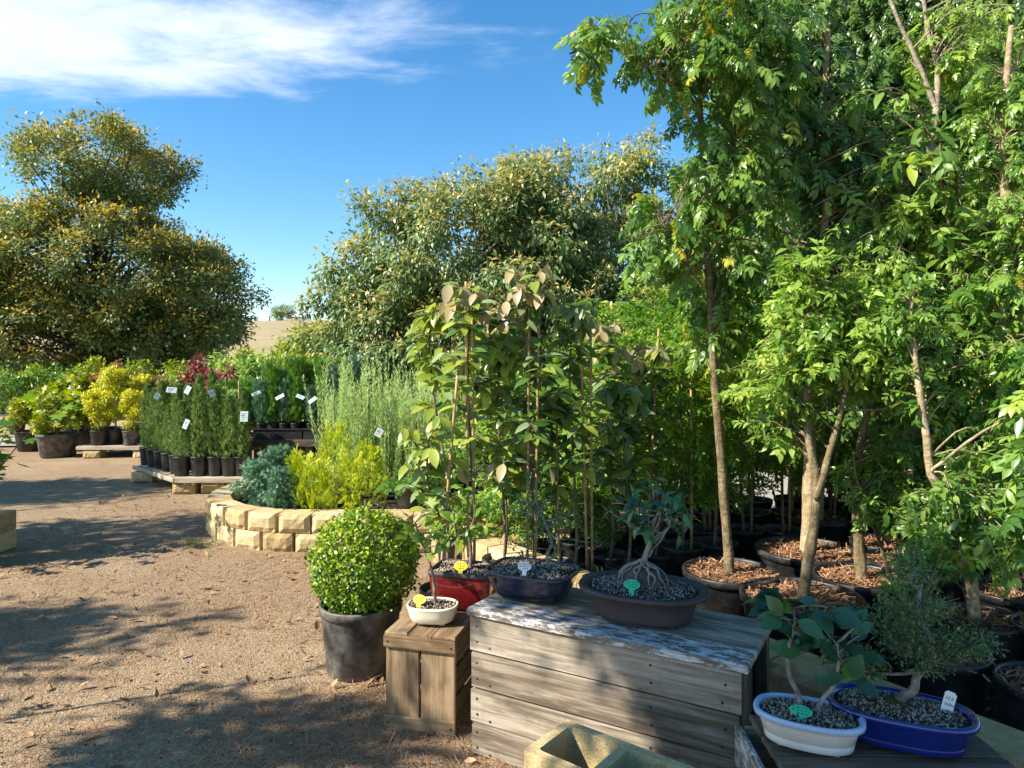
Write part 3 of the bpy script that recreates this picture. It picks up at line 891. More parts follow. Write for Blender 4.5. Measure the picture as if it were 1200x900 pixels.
# small crate -------------------------------------------------------
sc_ = thing('wooden_crate', 'small upright brown slatted crate under the cream bonsai bowl', 'crate', (-0.537, 2.99, 0), R(-14.5))
W, DP, H = 0.318, 0.55, 0.402
for i in range(2):
    o = board(sc_, 'plank', (H - 0.02, 0.016, 0.150), (0.080 + 0.158 * i, 0.010, (H - 0.02) / 2), (0, R(-90), 0), 'brown_wood', 0.003, seed=60 + i)
board(sc_, 'rail', (W - 0.002, 0.014, 0.052), (W / 2, -0.006, H - 0.036), (0, R(0.6), 0), 'brown_wood', 0.003, [(-0.14, 0), (0.14, 0)], seed=64)
board(sc_, 'rail', (W - 0.004, 0.014, 0.055), (W / 2, -0.006, 0.030), (0, R(-1), 0), 'brown_wood', 0.003, [(-0.14, 0), (0.14, 0)], seed=65)
for i in range(3):
    board(sc_, 'plank', (DP, 0.101, 0.014), (0.052 + 0.1065 * i, DP / 2 - 0.002, H + 0.001 - 0.008), (0, 0, R(90)), 'brown_wood', 0.003, seed=70 + i)
    board(sc_, 'plank', (DP - 0.04, 0.014, 0.105), (0.010, DP / 2, 0.065 + 0.125 * i), (0, 0, R(90)), 'brown_wood', 0.003, seed=75 + i)
    board(sc_, 'plank', (DP - 0.06, 0.012, 0.105), (W - 0.03, DP / 2, 0.065 + 0.125 * i), (0, 0, R(90)), 'dark_wood', 0.003, seed=80 + i)
board(sc_, 'plank', (W - 0.02, 0.016, H - 0.03), (W / 2, DP - 0.012, (H - 0.03) / 2), (0, 0, 0), 'dark_wood', 0.003, seed=85)

# right crate -------------------------------------------------------
rc = thing('wooden_crate', 'low grey crate at the bottom right holding the white and blue bonsai pots', 'crate', (0.70, 1.74, 0), R(-1.5))
W, DP, H = 0.66, 0.46, 0.45
for i in range(4):
    board(rc, 'plank', (W - 0.03, 0.106, 0.020), (W / 2 + 0.006, 0.058 + 0.1145 * i, H - 0.010), (0, 0, R((0.5, -0.4, 0.3, -0.2)[i])), 'dark_wood', 0.004, seed=90 + i)
for i in range(3):
    for y in (0.004, DP - 0.002):
        board(rc, 'plank', (W - 0.02, 0.016, 0.128), (W / 2, y, 0.075 + 0.135 * i), (0, 0, 0), 'weathered_wood', 0.003, seed=100 + i)
    for x in (-0.012, W + 0.004):
        board(rc, 'plank', (DP, 0.018, 0.128), (x, DP / 2, 0.075 + 0.138 * i), (0, 0, R(90)), 'painted_wood' if (x < 0 and i == 2) else 'weathered_wood', 0.004, seed=110 + i)

# concrete blocks ---------------------------------------------------
def hollow_block(label, loc, rz):
    t = thing('concrete_block', label, 'concrete block', loc, rz)
    import bmesh
    bm = bmesh.new()
    Lx, Ly, H = 0.46, 0.23, 0.19
    holes = [((-0.198, -0.016), 0.030), ((0.016, 0.198), 0.030)]
    def ring(x0, x1, y0, y1, r, z, k=4):
        pts = []
        for cx_, cy_, a0 in ((x1 - r, y1 - r, 0), (x0 + r, y1 - r, 90), (x0 + r, y0 + r, 180), (x1 - r, y0 + r, 270)):
            for i in range(k + 1):
                a = R(a0 + 90 * i / k); pts.append(bm.verts.new((cx_ + r * math.cos(a), cy_ + r * math.sin(a), z)))
        return pts
    def cap(z, flip):
        o_ = ring(-Lx / 2, Lx / 2, -Ly / 2, Ly / 2, 0.006, z, 2)
        es = [bm.edges.new((o_[i], o_[(i + 1) % len(o_)])) for i in range(len(o_))]
        hs = []
        for (x0, x1), ym in holes:
            h = ring(x0, x1, -Ly / 2 + ym, Ly / 2 - ym, 0.016, z)
            es += [bm.edges.new((h[i], h[(i + 1) % len(h)])) for i in range(len(h))]
            hs.append(h)
        bmesh.ops.triangle_fill(bm, edges=es, use_beauty=True)
        return o_, hs
    t0, h0 = cap(H, False); t1, h1 = cap(0, True)
    for a, b in [(t0, t1)] + list(zip(h0, h1)):
        for i in range(len(a)):
            j = (i + 1) % len(a); bm.faces.new((a[i], a[j], b[j], b[i]))
    bmesh.ops.recalc_face_normals(bm, faces=bm.faces)
    for v in bm.verts: v.co += Vector((random.Random(int(v.co.x * 1e4 + v.co.y * 977)).uniform(-.0015, .0015), 0, 0))
    me = bpy.data.meshes.new('block_body'); bm.to_mesh(me); bm.free(); me.materials.append(M['yellow_concrete'])
    link('block_body', me, t)
    return t
bz = 0.19
q0 = Vector(G(614.5, 879.5, 0.38)); q1 = Vector(G(664, 843, 0.38)); q2 = Vector(G(815, 900, 0.38))
bd = (q2 - q1); ba = math.atan2(bd.y, bd.x)
cc = q1 + bd.normalized() * 0.23 + Vector((math.sin(ba), -math.cos(ba), 0)) * 0.115
hollow_block('yellowish hollow concrete block with open cells in front of the long crate', (cc.x, cc.y, 0.1905), ba)
hollow_block('lower concrete block under the yellowish hollow block', (cc.x, cc.y, 0.0), ba)

# ================================================================== BONSAI AND TAGS
def label_tag(name, label, cat, loc, face, lean, mat, w, h, stalk, shape, group=None, rz=None):
    """A flat plastic plant tag pushed into the soil; face is the compass direction it looks, lean its tilt back."""
    t = thing(name, label, cat, loc, face, group)
    mb = MB(); th = 0.0012
    pts = []
    if shape == 'oval':
        k = 20
        pts = [(w / 2 * math.cos(2 * math.pi * i / k), stalk + h / 2 + h / 2 * math.sin(2 * math.pi * i / k)) for i in range(k)]
        st = [(-w * 0.14, -0.006), (w * 0.14, -0.006), (w * 0.17, stalk + h * 0.12), (-w * 0.17, stalk + h * 0.12)]
    else:
        pts = [(-w / 2, 0), (w / 2, 0), (w / 2, h - 0.006), (w / 2 - 0.006, h), (-w / 2 + 0.006, h), (-w / 2, h - 0.006)]
        st = None
    tl = Matrix.Rotation(-lean, 4, 'X')
    def slab(poly, y0, y1, mi):
        k = len(poly)
        vs = [tl @ Vector((x, y0, z)) for x, z in poly] + [tl @ Vector((x, y1, z)) for x, z in poly]
        fs = [tuple(range(k)), tuple(range(2 * k - 1, k - 1, -1))] + [(i, i + k, (i + 1) % k + k, (i + 1) % k) for i in range(k)]
        mb.add(vs, fs, mi)
    slab(pts, -th, th, 0)
    if st: slab(st, -th * 0.7, th * 0.7, 0)
    mb.build('plate', mat, t)
    ink = MB(); rg = random.Random(int(w * 1e5) + int(loc[0] * 1000))
    rows = 3
    for r_ in range(rows):
        zz = stalk + h * (0.74 - 0.24 * r_); half = w * (0.36, 0.40, 0.22)[r_] * (1 if shape == 'oval' else 0.9)
        x = -half + w * 0.03 * r_
        while x < half:
            bw = rg.uniform(0.07, 0.15) * w; bh = h * rg.uniform(0.10, 0.18)
            vs = [tl @ Vector((x, -th - 0.0008, zz - bh / 2)), tl @ Vector((x + bw * 0.35, -th - 0.0008, zz - bh / 2)), tl @ Vector((x + bw * 0.75, -th - 0.0008, zz + bh / 2)), tl @ Vector((x + bw * 0.4, -th - 0.0008, zz + bh / 2))]
            ink.add(vs, [(0, 1, 2, 3)])
            ink.add([tl @ Vector((x + bw * 0.3, -th - 0.0008, zz + rg.uniform(-.3, .3) * bh - h * .012)), tl @ Vector((x + bw * 1.0, -th - 0.0008, zz - h * .012)), tl @ Vector((x + bw * 1.0, -th - 0.0008, zz + h * .014)), tl @ Vector((x + bw * 0.3, -th - 0.0008, zz + h * .014))], [(0, 1, 2, 3)])
            x += bw * rg.uniform(1.15, 1.7)
    ink.build('lettering', 'label_ink', t)
    return t

# cream bowl with young maple ----------------------------------------
P0 = Vector((-0.345, 3.09, 0.404))
cream = thing('bonsai_maple', 'small leaning maple bonsai in a cream oval bowl', 'bonsai', P0, R(-6))
bonsai_pot(cream, [(0.78, 0.012), (0.84, 0.016), (0.93, 0.045), (0.97, 0.066), (0.985, 0.070), (1.0, 0.072), (1.0, 0.080), (0.93, 0.082), (0.91, 0.074), (0.85, 0.04)], 0.112, 0.085, 2.6, 'cream_glaze', 0.068, 0.92, n=48)
rg = np.random.default_rng(2)
pebbles(cream, rg, 0.100, 0.076, 2.5, 0.070, 520, 0.006, 0.012)
tr = spline([(0.012, 0.0, 0.06), (0.006, 0.0, 0.16), (-0.012, 0.01, 0.24), (-0.052, 0.01, 0.34), (-0.078, 0.0, 0.43)], 14)
mb = MB(); mb.tube(tr, taper(0.0085, 0.004, 14), 8)
tw = []
for i, (k, d, ln) in enumerate(((13, (-.5, -.2, .5), .07), (13, (.4, .1, .6), .08), (11, (.8, -.2, .35), .09), (10, (-.9, .0, .2), .07), (12, (.1, -.8, .3), .06), (9, (.9, .3, .1), .10))):
    b = limb(rg, tr[k], d, ln, 5, 0.3); tw.append(b); mb.tube(b, taper(0.0022, 0.001, 5), 4)
mb.build('trunk', 'bark_brown', cream)
lm = []
for v in (0.2, 0.6, 1.0):
    lm.append(Cloud().add(tpl_lobed(5), [(0, 0, 0)], (1, 0, 0), (0, 0, 1), 1.0, v).mesh('leaf', 'leaf_maple'))
for b in tw:
    pts, dr = along(rg, b, 6, 0.35, 1.0)
    for p, d in zip(pts, dr):
        x = np.array(d) * 0.4 + rg.normal(size=3) * 0.5 + np.array([0, 0, -0.25]); x /= np.linalg.norm(x)
        s = rg.uniform(0.042, 0.066)
        put_leaf(lm[rg.integers(3)], 'leaf', cream, p + x * 0.45 * s, x, (rg.uniform(-.4, .4), rg.uniform(-.6, 0), 1), s, (0, 0, 0))
label_tag('plant_tag', 'round yellow handwritten tag in the cream maple bowl', 'plant tag', (-0.402, 3.048, 0.482), R(-12), R(28), 'yellow_label', 0.058, 0.040, 0.012, 'oval')

# red rectangular pot ------------------------------------------------
P1 = Vector((-0.215, 3.30, 0.404))
red = thing('bonsai_elm', 'bonsai in a glossy deep red rectangular pot behind the cream bowl', 'bonsai', P1, R(-14.5))
bonsai_pot(red, [(0.82, 0.012), (0.86, 0.016), (0.95, 0.14), (0.955, 0.155), (1.0, 0.158), (1.0, 0.176), (0.93, 0.178), (0.915, 0.165), (0.86, 0.10)], 0.155, 0.115, 9.0, 'red_glaze', 0.160, 0.93, 'brown_clay', 4)
pebbles(red, rg, 0.142, 0.105, 8, 0.164, 900, 0.007, 0.014)
mb = MB(); tr = spline([(0.02, 0.0, 0.15), (0.025, 0.0, 0.24), (0.015, 0.01, 0.33), (0.045, 0.0, 0.42), (0.03, 0, 0.52)], 14)
mb.tube(tr, taper(0.011, 0.003, 14), 8); br = []
for k in range(5, 14):
    b = limb(rg, tr[k], (rg.normal(), rg.normal(), 0.4), rg.uniform(.08, .15), 6, 0.5); br.append(b); mb.tube(b, taper(0.003, 0.001, 6), 4)
mb.build('trunk', 'bark_brown', red)
lm2 = [Cloud().add(tpl_leaf(0.7, 3, 0.10, 0.25), [(0, 0, 0)], (1, 0, 0), (0, 0, 1), 1.0, v, t).mesh('leaf', 'leaf_bright') for v, t in ((0.1, 0), (0.5, 0), (0.9, .2), (0.7, .6))]
for b in br:
    pts, dr = along(rg, b, 6, 0.3, 1.0)
    for p, d in zip(pts, dr):
        put_leaf(lm2[rg.integers(4)], 'leaf', red, p, d * .5 + rg.normal(size=3) * .6 + (0, 0, -.5), (rg.uniform(-.6, .6), -.5, 1), rg.uniform(0.032, 0.055), (0, 0, 0))
label_tag('plant_tag', 'round yellow handwritten tag in the red rectangular pot', 'plant tag', (-0.235, 3.225, 0.572), R(-6), R(25), 'yellow_label', 0.062, 0.044, 0.012, 'oval')

# navy pot -----------------------------------------------------------
P2 = Vector((0.085, 2.90, 0.582))
navy = thing('bonsai_shrub', 'small dark-leaved bonsai in a dark navy rectangular pot on the long crate', 'bonsai', P2, R(-24))
bonsai_pot(navy, [(0.72, 0.012), (0.76, 0.016), (0.86, 0.05), (0.93, 0.085), (0.965, 0.098), (1.0, 0.102), (1.0, 0.112), (0.94, 0.114), (0.92, 0.105), (0.8, 0.06)], 0.185, 0.135, 4.2, 'navy_glaze', 0.100, 0.93, n=52)
pebbles(navy, rg, 0.166, 0.120, 4, 0.103, 1300, 0.007, 0.013)
mb = MB(); tr = spline([(0.07, 0.02, 0.09), (0.055, 0.02, 0.16), (0.075, 0.02, 0.22), (0.05, 0.01, 0.30), (0.02, 0, 0.36)], 14)
mb.tube(tr, taper(0.009, 0.003, 14), 7)
fo = Cloud()
for k in range(24):
    i = rg.integers(4, 14); a = rg.uniform(0, 6.28)
    b = limb(rg, tr[i], (math.cos(a), math.sin(a), rg.uniform(-.1, .5)), rg.uniform(.10, .22), 6, 0.3); mb.tube(b, taper(0.0025, 0.0008, 6), 4)
    p, d = along(rg, b, 42, 0.2, 1.0)
    fo.add(LEAFD, p + rg.normal(size=p.shape) * .012, d * .5 + rdir(rg, 42), rdir(rg, 42) + (0, 0, 1), rg.uniform(.012, .021, 42), rg.random(42), (rg.random(42) < .1) * .6)
mb.build('trunk', 'bark_silver', navy); fo.build('foliage', 'leaf_bonsai', navy)
label_tag('plant_tag', 'white handwritten tag in the dark navy bonsai pot', 'plant tag', (0.048, 2.815, 0.692), R(-10), R(22), 'white_label', 0.056, 0.036, 0.014, 'oval')

# brown oval pot, root over rock --------------------------------------
P3 = Vector((0.49, 2.66, 0.582))
brown = thing('bonsai_fig', 'fig bonsai with silvery roots gripping a rock in a brown oval pot', 'bonsai', P3, R(-22))
bonsai_pot(brown, [(0.70, 0.014), (0.74, 0.014), (0.755, 0.022), (0.755, 0.028), (0.80, 0.06), (0.845, 0.092), (0.90, 0.096), (0.99, 0.104), (1.0, 0.112), (0.985, 0.119), (0.86, 0.116), (0.84, 0.106), (0.78, 0.06)], 0.242, 0.172, 2.3, 'brown_clay', 0.104, 0.86, n=64)
pebbles(brown, rg, 0.20, 0.142, 2.2, 0.108, 1900, 0.006, 0.012, share=(0.62, 0.22, 0.16))
rk = link('rock', rock_mesh('rock', 3, 0.086, 0.060, 0.068, 'grey_rock', 3, 0.08), brown); rk.location = (-0.005, 0.02, 0.122)
mb = MB()
tr = spline([(0.0, 0.02, 0.19), (0.008, 0.02, 0.235), (0.022, 0.02, 0.265), (0.03, 0.02, 0.30)], 10)
mb.tube([(-.002, .02, .185)] + tr, [0.014] + taper(0.0115, 0.007, 10), 10)
for i, az in enumerate((182, 198, 212, 251, 262, 303, 315, 340, 3, 40, 150, 110)):
    ca, sa = math.cos(R(az)), math.sin(R(az)); rr_ = 1.0 / math.sqrt((ca / .090) ** 2 + (sa / .063) ** 2)
    rp = [(0.0, 0.02, 0.214)]
    for ph in (72, 50, 28, 6, -12):
        k_ = rr_ * (1.06 if ph > 0 else 1.16); wv = .011 * math.sin(i * 2.3 + ph * .7)
        rp.append((-.005 + ca * k_ * math.cos(R(ph)) - sa * wv, .02 + sa * k_ * math.cos(R(ph)) + ca * wv, max(.102, .122 + .076 * math.sin(R(ph)))))
    mb.tube(spline(rp, 14), taper(0.0064 - .0014 * (i % 3), 0.0026, 14), 6)
tips = []
for d, k, ln in (((-.9, -.2, .6), 8, .13), ((.55, -.1, 1), 9, .14), ((1.0, -.2, .35), 7, .15), ((-.2, .3, 1.1), 9, .17), ((.9, .3, .6), 8, .17), ((-.7, .1, .9), 9, .15), ((.2, -.5, .8), 9, .13)):
    b = limb(rg, tr[k], d, ln, 7, -0.3, .13); mb.tube(b, taper(0.0062, 0.0022, 7), 6)
    for j in range(5):
        q = b[rg.integers(3, 7)]
        t2 = limb(rg, q, rg.normal(size=3) + (0, 0, .5), rg.uniform(.05, .12), 5, .1, .15); tips.append(t2); mb.tube(t2, taper(0.003, 0.0012, 5), 4)
mb.rough(.0012, 60); mb.build('trunk', 'bark_silver', brown)
lb = [Cloud().add(tpl_leaf(0.42, 3, 0.12, 0.2), [(0, 0, 0)], (1, 0, 0), (0, 0, 1), 1.0, v, t).mesh('leaf', 'leaf_fig') for v, t in ((0.1, 0), (0.4, .2), (0.8, .5), (1.0, .9))]
for t2 in tips:
    p, d = along(rg, t2, 4, 0.3, 1.0)
    for a, b in zip(p, d):
        x = b * .6 + rg.normal(size=3) * .6
        put_leaf(lb[rg.integers(4)], 'leaf', brown, a, x, (rg.uniform(-.6, .6), rg.uniform(-.7, .2), 1), rg.uniform(0.036, 0.062), (0, 0, 0))
label_tag('plant_tag', 'green handwritten tag beside the rock in the brown oval pot', 'plant tag', (0.432, 2.568, 0.697), R(-16), R(25), 'green_label', 0.060, 0.036, 0.016, 'oval')

# white oval pot: fig with big leaves ---------------------------------
P4 = Vector((0.845, 2.025, 0.452))
white = thing('bonsai_fig', 'two-stemmed fig bonsai with large dark glossy leaves in a white oval pot', 'bonsai', P4, R(-24))
bonsai_pot(white, [(0.78, 0.012), (0.80, 0.014), (0.82, 0.03), (0.80, 0.034), (0.83, 0.036), (0.90, 0.068), (0.93, 0.074), (1.0, 0.078), (1.005, 0.088), (0.98, 0.094), (0.92, 0.094), (0.88, 0.084), (0.8, 0.04)], 0.148, 0.093, 2.5, 'white_glaze', 0.080, 0.89, 'blue_rim_glaze', 7, n=56)
pebbles(white, rg, 0.128, 0.078, 2.4, 0.083, 1300, 0.005, 0.011, share=(0.55, 0.27, 0.18))
mb = MB()
s1 = spline([(-0.022, 0.0, 0.07), (-0.025, 0.0, 0.13), (-0.05, 0.005, 0.18), (-0.055, 0.01, 0.25), (-0.035, 0.0, 0.32), (-0.04, 0, 0.38)], 16)
s2 = spline([(0.012, 0.0, 0.07), (0.035, 0.0, 0.13), (0.062, 0.0, 0.17), (0.078, 0.0, 0.235), (0.075, 0, 0.30)], 16)
mb.tube(s1, taper(0.0095, 0.0035, 16), 8); mb.tube(s2, taper(0.0075, 0.003, 16), 8)
for a in range(7):
    an = a * 0.9; mb.tube(spline([(-.02, 0, .10), (-.02 + .02 * math.cos(an), .02 * math.sin(an), .092), (-.02 + .045 * math.cos(an), .04 * math.sin(an), .082)], 6), taper(.006, .002, 6), 5)
tw = []
for s_, ks in ((s1, (8, 10, 11, 12, 13, 14, 15, 15)), (s2, (9, 11, 13, 14, 15, 15))):
    for k in ks:
        a = rg.uniform(0, 6.28)
        b = limb(rg, s_[k], (math.cos(a), math.sin(a) * .6, rg.uniform(.3, .9)), rg.uniform(.05, .12), 5, .3); tw.append(b); mb.tube(b, taper(.0032, .0014, 5), 5)
mb.rough(.0016, 45); mb.build('trunk', 'bark_silver', white)
lf = [Cloud().add(tpl_leaf(0.52, 5, 0.10, 0.18, 0.48, 0.10), [(0, 0, 0)], (1, 0, 0), (0, 0, 1), 1.0, v, t).mesh('leaf', 'leaf_fig') for v, t in ((0.2, 0), (0.6, 0), (0.9, .3), (0.6, .8))]
wang = R(-24)
for b in tw:
    for j in range(4):
        i = rg.integers(2, 5); a = rg.uniform(0, 6.28)
        x = np.array([math.cos(a), math.sin(a) * .7, rg.uniform(-.6, 1.1)])
        put_leaf(lf[rg.choice(4, p=[.45, .3, .15, .1])], 'leaf', white, b[i], x, (rg.uniform(-.9, .9), rg.uniform(-1.3, .2), rg.uniform(.3, 1)), rg.uniform(0.068, 0.102), (0, 0, 0))
label_tag('plant_tag', 'green handwritten tag lying in the white oval pot', 'plant tag', (0.805, 1.985, 0.542), R(-30), R(52), 'green_label', 0.062, 0.034, 0.006, 'oval')

# blue oval pot: small-leaved leaning tree ------------------------------
P5 = Vector((1.115, 2.04, 0.452))
blue = thing('bonsai_tree', 'leaning small-leaved bonsai tree in a cobalt blue oval pot', 'bonsai', P5, R(-24))
bonsai_pot(blue, [(0.80, 0.012), (0.82, 0.014), (0.84, 0.03), (0.82, 0.034), (0.86, 0.04), (0.90, 0.075), (0.93, 0.082), (1.0, 0.086), (1.005, 0.096), (0.985, 0.103), (0.92, 0.103), (0.89, 0.09), (0.8, 0.04)], 0.193, 0.112, 2.6, 'cobalt_glaze', 0.088, 0.89, n=60)
pebbles(blue, rg, 0.166, 0.094, 2.4, 0.091, 1900, 0.005, 0.011, share=(0.52, 0.32, 0.16))
ms = link('moss', rock_mesh('moss', 9, 0.045, 0.035, 0.022, 'moss', 2, 0.2), blue); ms.location = (-0.012, 0.01, 0.096)
mb = MB()
tr = spline([(-0.012, 0.01, 0.085), (0.01, 0.012, 0.125), (0.035, 0.015, 0.145), (0.045, 0.02, 0.185), (0.075, 0.03, 0.225), (0.085, 0.03, 0.28), (0.05, 0.04, 0.36), (0.06, 0.05, 0.44)], 22)
mb.tube(tr, [0.021] + taper(0.0155, 0.004, 21), 10)
fo = Cloud()
PADS = [((-0.115, 0.0, 0.21), (.095, .075, .05), 950), ((0.05, 0.02, 0.285), (.12, .09, .05), 1150), ((0.165, 0.03, 0.30), (.095, .07, .045), 800), ((0.04, 0.04, 0.385), (.105, .08, .05), 850), ((-0.045, 0.05, 0.325), (.07, .06, .045), 350), ((0.03, 0.05, 0.475), (.075, .065, .055), 480), ((0.06, -0.02, 0.235), (.07, .05, .03), 300)]
for c, rd, k in PADS:
    c, rd = np.array(c), np.array(rd)
    i = int(np.argmin([np.linalg.norm(np.array(q) - c) + (0.2 if j < 10 else 0) for j, q in enumerate(tr)]))
    hub = c - np.array([0, 0, rd[2] * .5]); mb.tube(spline([tr[i], tuple((np.array(tr[i]) + hub) / 2 + np.array([0, 0, -.012])), tuple(hub)], 8), taper(.0055, .003, 8), 6)
    for j in range(9):
        e = c + rg.normal(size=3) * rd * .4
        mb.tube(spline([tuple(hub), tuple((hub + e) / 2 + rg.normal(size=3) * .006), tuple(e)], 6), taper(.0022, .0008, 6), 4)
    q = rdir(rg, k) * (rg.random((k, 1)) ** 0.45) * rd + c
    fo.add(LEAFD, q, rdir(rg, k) + unit(q - c) * .5, rdir(rg, k) * .7 + (0, -.2, 1), rg.uniform(.009, .017, k), rg.random(k), (rg.random(k) < .08) * .7)
mb.rough(.002, 40); mb.build('trunk', 'bark_silver', blue); fo.build('foliage', 'leaf_bonsai', blue)
label_tag('plant_tag', 'upright white handwritten stick tag in the blue oval pot', 'plant tag', (1.225, 2.01, 0.535), R(-25), R(12), 'white_label', 0.030, 0.072, 0.0, 'stick').rotation_euler = (0, R(16), R(-22))

# boxwood ball ---------------------------------------------------------
PB = G(423, 783); PB = Vector((PB[0], PB[1], 0))
box = thing('boxwood_ball', 'clipped round boxwood ball in a large dark grey plastic pot', 'potted shrub', PB)
o, s_, zs = round_pot(box, 0.203, 0.335, 'dusty_plastic', 'potting_soil', 40, 0.88, 0.82)
rg = np.random.default_rng(8)
ctr = np.array([0.02, 0.0, 0.535]); mb = MB()
for i in range(26):
    d = rdir(rg, 1)[0]; d[2] = abs(d[2]) * .8 + .1
    mb.tube(spline([(rg.uniform(-.03, .03), rg.uniform(-.03, .03), zs - .01), tuple(ctr * (1, 1, .75) + d * .1), tuple(ctr + d * .23)], 7), taper(.007, .0015, 7), 5)
mb.build('stem', 'bark_grey', box)
k = 9500
d = rdir(rg, k); bumps = 1 + .055 * np.sin(d[:, 0] * 9 + 1) * np.sin(d[:, 1] * 8 + 2) + .045 * np.sin(d[:, 2] * 11 + d[:, 0] * 7)
rad = np.where(rg.random(k) < .82, rg.normal(.236, .013, k), .236 * rg.random(k) ** .4)
q = ctr + d * (rad * bumps)[:, None] * np.array([1.04, 1.04, 1.0])
q = q[q[:, 2] > zs + .005]; k = len(q); o_ = unit(q - ctr)
Cloud().add(tpl_leaf(0.62, 2, .12, .15), q, o_ * .55 + rdir(rg, k), o_ * .7 + (0, 0, .5) + rdir(rg, k) * .6, rg.uniform(.016, .028, k), rg.random(k) ** 1.2, (rg.random(k) < .35) * np.clip(o_[:, 2] * .7 + .45, 0, 1)).build('foliage', 'leaf_box', box)
cs_ = Cloud(); ms2 = MB()
for i in range(70):
    d_ = rdir(rg, 1)[0]; d_[2] = abs(d_[2]) * .9 + .05; d_ /= np.linalg.norm(d_); p_ = ctr + d_ * .225; b_ = limb(rg, p_, d_ + (0, 0, .4), rg.uniform(.03, .075), 4)
    ms2.tube(b_, .0012, 4); q_, x_ = along(rg, b_, 7, .2, 1.0); cs_.add(tpl_leaf(.62, 2, .12, .15), q_, x_ * .4 + rdir(rg, 7), rdir(rg, 7) * .5 + (0, 0, 1), rg.uniform(.014, .024, 7), rg.random(7), .6)
ms2.build('stem', 'bark_grey', box); cs_.build('foliage', 'leaf_box', box)
# ================================================================== PLANTS OF THE NURSERY, LEFT AND MIDDLE
FRONDS = [tpl_frond(4, .10, .45, 1), tpl_frond(3, .12, .5, 2)]
rg = np.random.default_rng(21)

def cone_foliage(rg, h, r, z0, n, size, mat, name='foliage', up=1.6, prof=None, t=None, tpl=None):
    """A narrow upright conifer: sprays rising from a central stem."""
    f = rg.random(n) ** 0.8
    prof = prof or (lambda q: (0.45 + 0.9 * q) * (1 - q) ** 0.55 * 1.25)
    a = rg.uniform(0, 2 * np.pi, n)
    lump = 1 + .22 * np.sin(a * 3 + f * 14 + rg.uniform(0, 6)) + .12 * np.sin(a * 5 - f * 23)
    rad = r * np.array([prof(x) for x in f]) * lump * np.sqrt(rg.uniform(.25, 1.0, n))
    P = np.stack([np.cos(a) * rad, np.sin(a) * rad, z0 + f * h], 1)
    X = np.stack([np.cos(a), np.sin(a), np.full(n, up)], 1) + rg.normal(size=(n, 3)) * .35
    Nn = np.stack([np.cos(a), np.sin(a), np.full(n, .3)], 1) + rg.normal(size=(n, 3)) * .5
    c = Cloud(); k = n // 2
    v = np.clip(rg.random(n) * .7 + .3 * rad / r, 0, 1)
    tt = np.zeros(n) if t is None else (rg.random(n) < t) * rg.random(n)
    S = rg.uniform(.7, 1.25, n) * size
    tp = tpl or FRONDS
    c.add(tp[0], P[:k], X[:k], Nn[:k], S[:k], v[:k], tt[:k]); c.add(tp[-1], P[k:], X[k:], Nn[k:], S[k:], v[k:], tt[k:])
    return c.mesh(name, mat)

def stem_mesh(h, r=.007, mat='bark_brown'):
    return MB().tube([(0, 0, 0), (0.004, 0, h * .5), (0, .003, h)], [r, r * .8, r * .4], 6).mesh('stem', mat)

def pot_meshes(r, h, mat='black_plastic', n=20):
    root = bpy.data.objects.new('tmp', None)
    o, s, zs = round_pot(root, r, h, mat, 'potting_soil', n)
    mo, ms_ = o.data, s.data
    for x in (o, s, root): bpy.data.objects.remove(x)
    return mo, ms_, zs

def potted(name, label, cat, loc, potm, fol, stem=None, group=None, rz=0.0, scale=1.0, tall=1.0, stake=None):
    t = thing(name, label, cat, loc, rz, group)
    mo, ms_, zs = potm
    link('pot', mo, t); link('soil', ms_, t)
    o = link('foliage', fol, t); o.location = (0, 0, zs - .01); o.scale = (scale, scale, scale * tall)
    if stem:
        o = link('stem', stem, t); o.location = (0, 0, zs - .01); o.scale = (1, 1, scale * tall)
    if stake:
        o = link('stake', stake, t); o.location = (.015, -.03, zs - .02)
    return t

STAKE = MB().tube([(0, 0, 0), (.006, .004, .45), (0.012, 0.0, .92)], .0055, 6).mesh('stake', 'bamboo')

# ---- pallet of pencil conifers ------------------------------------------
PZ = 0.19
pal = thing('pallet', 'low slatted timber pallet on yellow blocks crowded with pencil conifers', 'pallet', (-3.84, 8.1, 0))
def px0(y): return -3.84 - (y - 8.1) * 1.0
for i in range(8):
    y = 8.16 + .126 * i
    x0 = px0(y) + .03; x1 = -2.98
    board(pal, 'plank', (x1 - x0, .112, .02), ((x0 + x1) / 2 + 3.84, y - 8.1, PZ - .01), (0, 0, 0), 'pale_timber', .003, seed=200 + i)
board(pal, 'rail', (.86, .022, .05), (-3.41 + 3.84, 8.085 - 8.1, PZ - .032), (0, 0, 0), 'pale_timber', .003, seed=210)
board(pal, 'rail', (1.40, .022, .05), ((-3.84 - 4.83) / 2 + 3.84 - .008, (8.1 + 9.09) / 2 - 8.1 - .012, PZ - .032), (0, 0, R(135)), 'pale_timber', .003, seed=211)
for i in range(3):
    board(pal, 'rail', (1.0, .05, .05), (.12 + .33 * i, .52, PZ - .048), (0, 0, R(90)), 'pale_timber', .003, seed=212 + i)
supp = block_mesh(77, .26, .2, PZ - .075, 'sandstone')
for i, (x, y) in enumerate(((-3.76, 8.22), (-3.44, 8.24), (-4.66, 9.02), (-3.12, 8.24), (-3.12, 8.95))):
    t = thing('support_block', ['yellow block under the front corner of the conifer pallet', 'yellow block under the middle of the conifer pallet front', 'yellow block under the left corner of the conifer pallet', 'yellow block under the right end of the conifer pallet', 'yellow block under the rear right of the conifer pallet'][i], 'block', (x, y, 0), group='yellow blocks carrying the conifer pallet')
    link('block_body', supp, t)

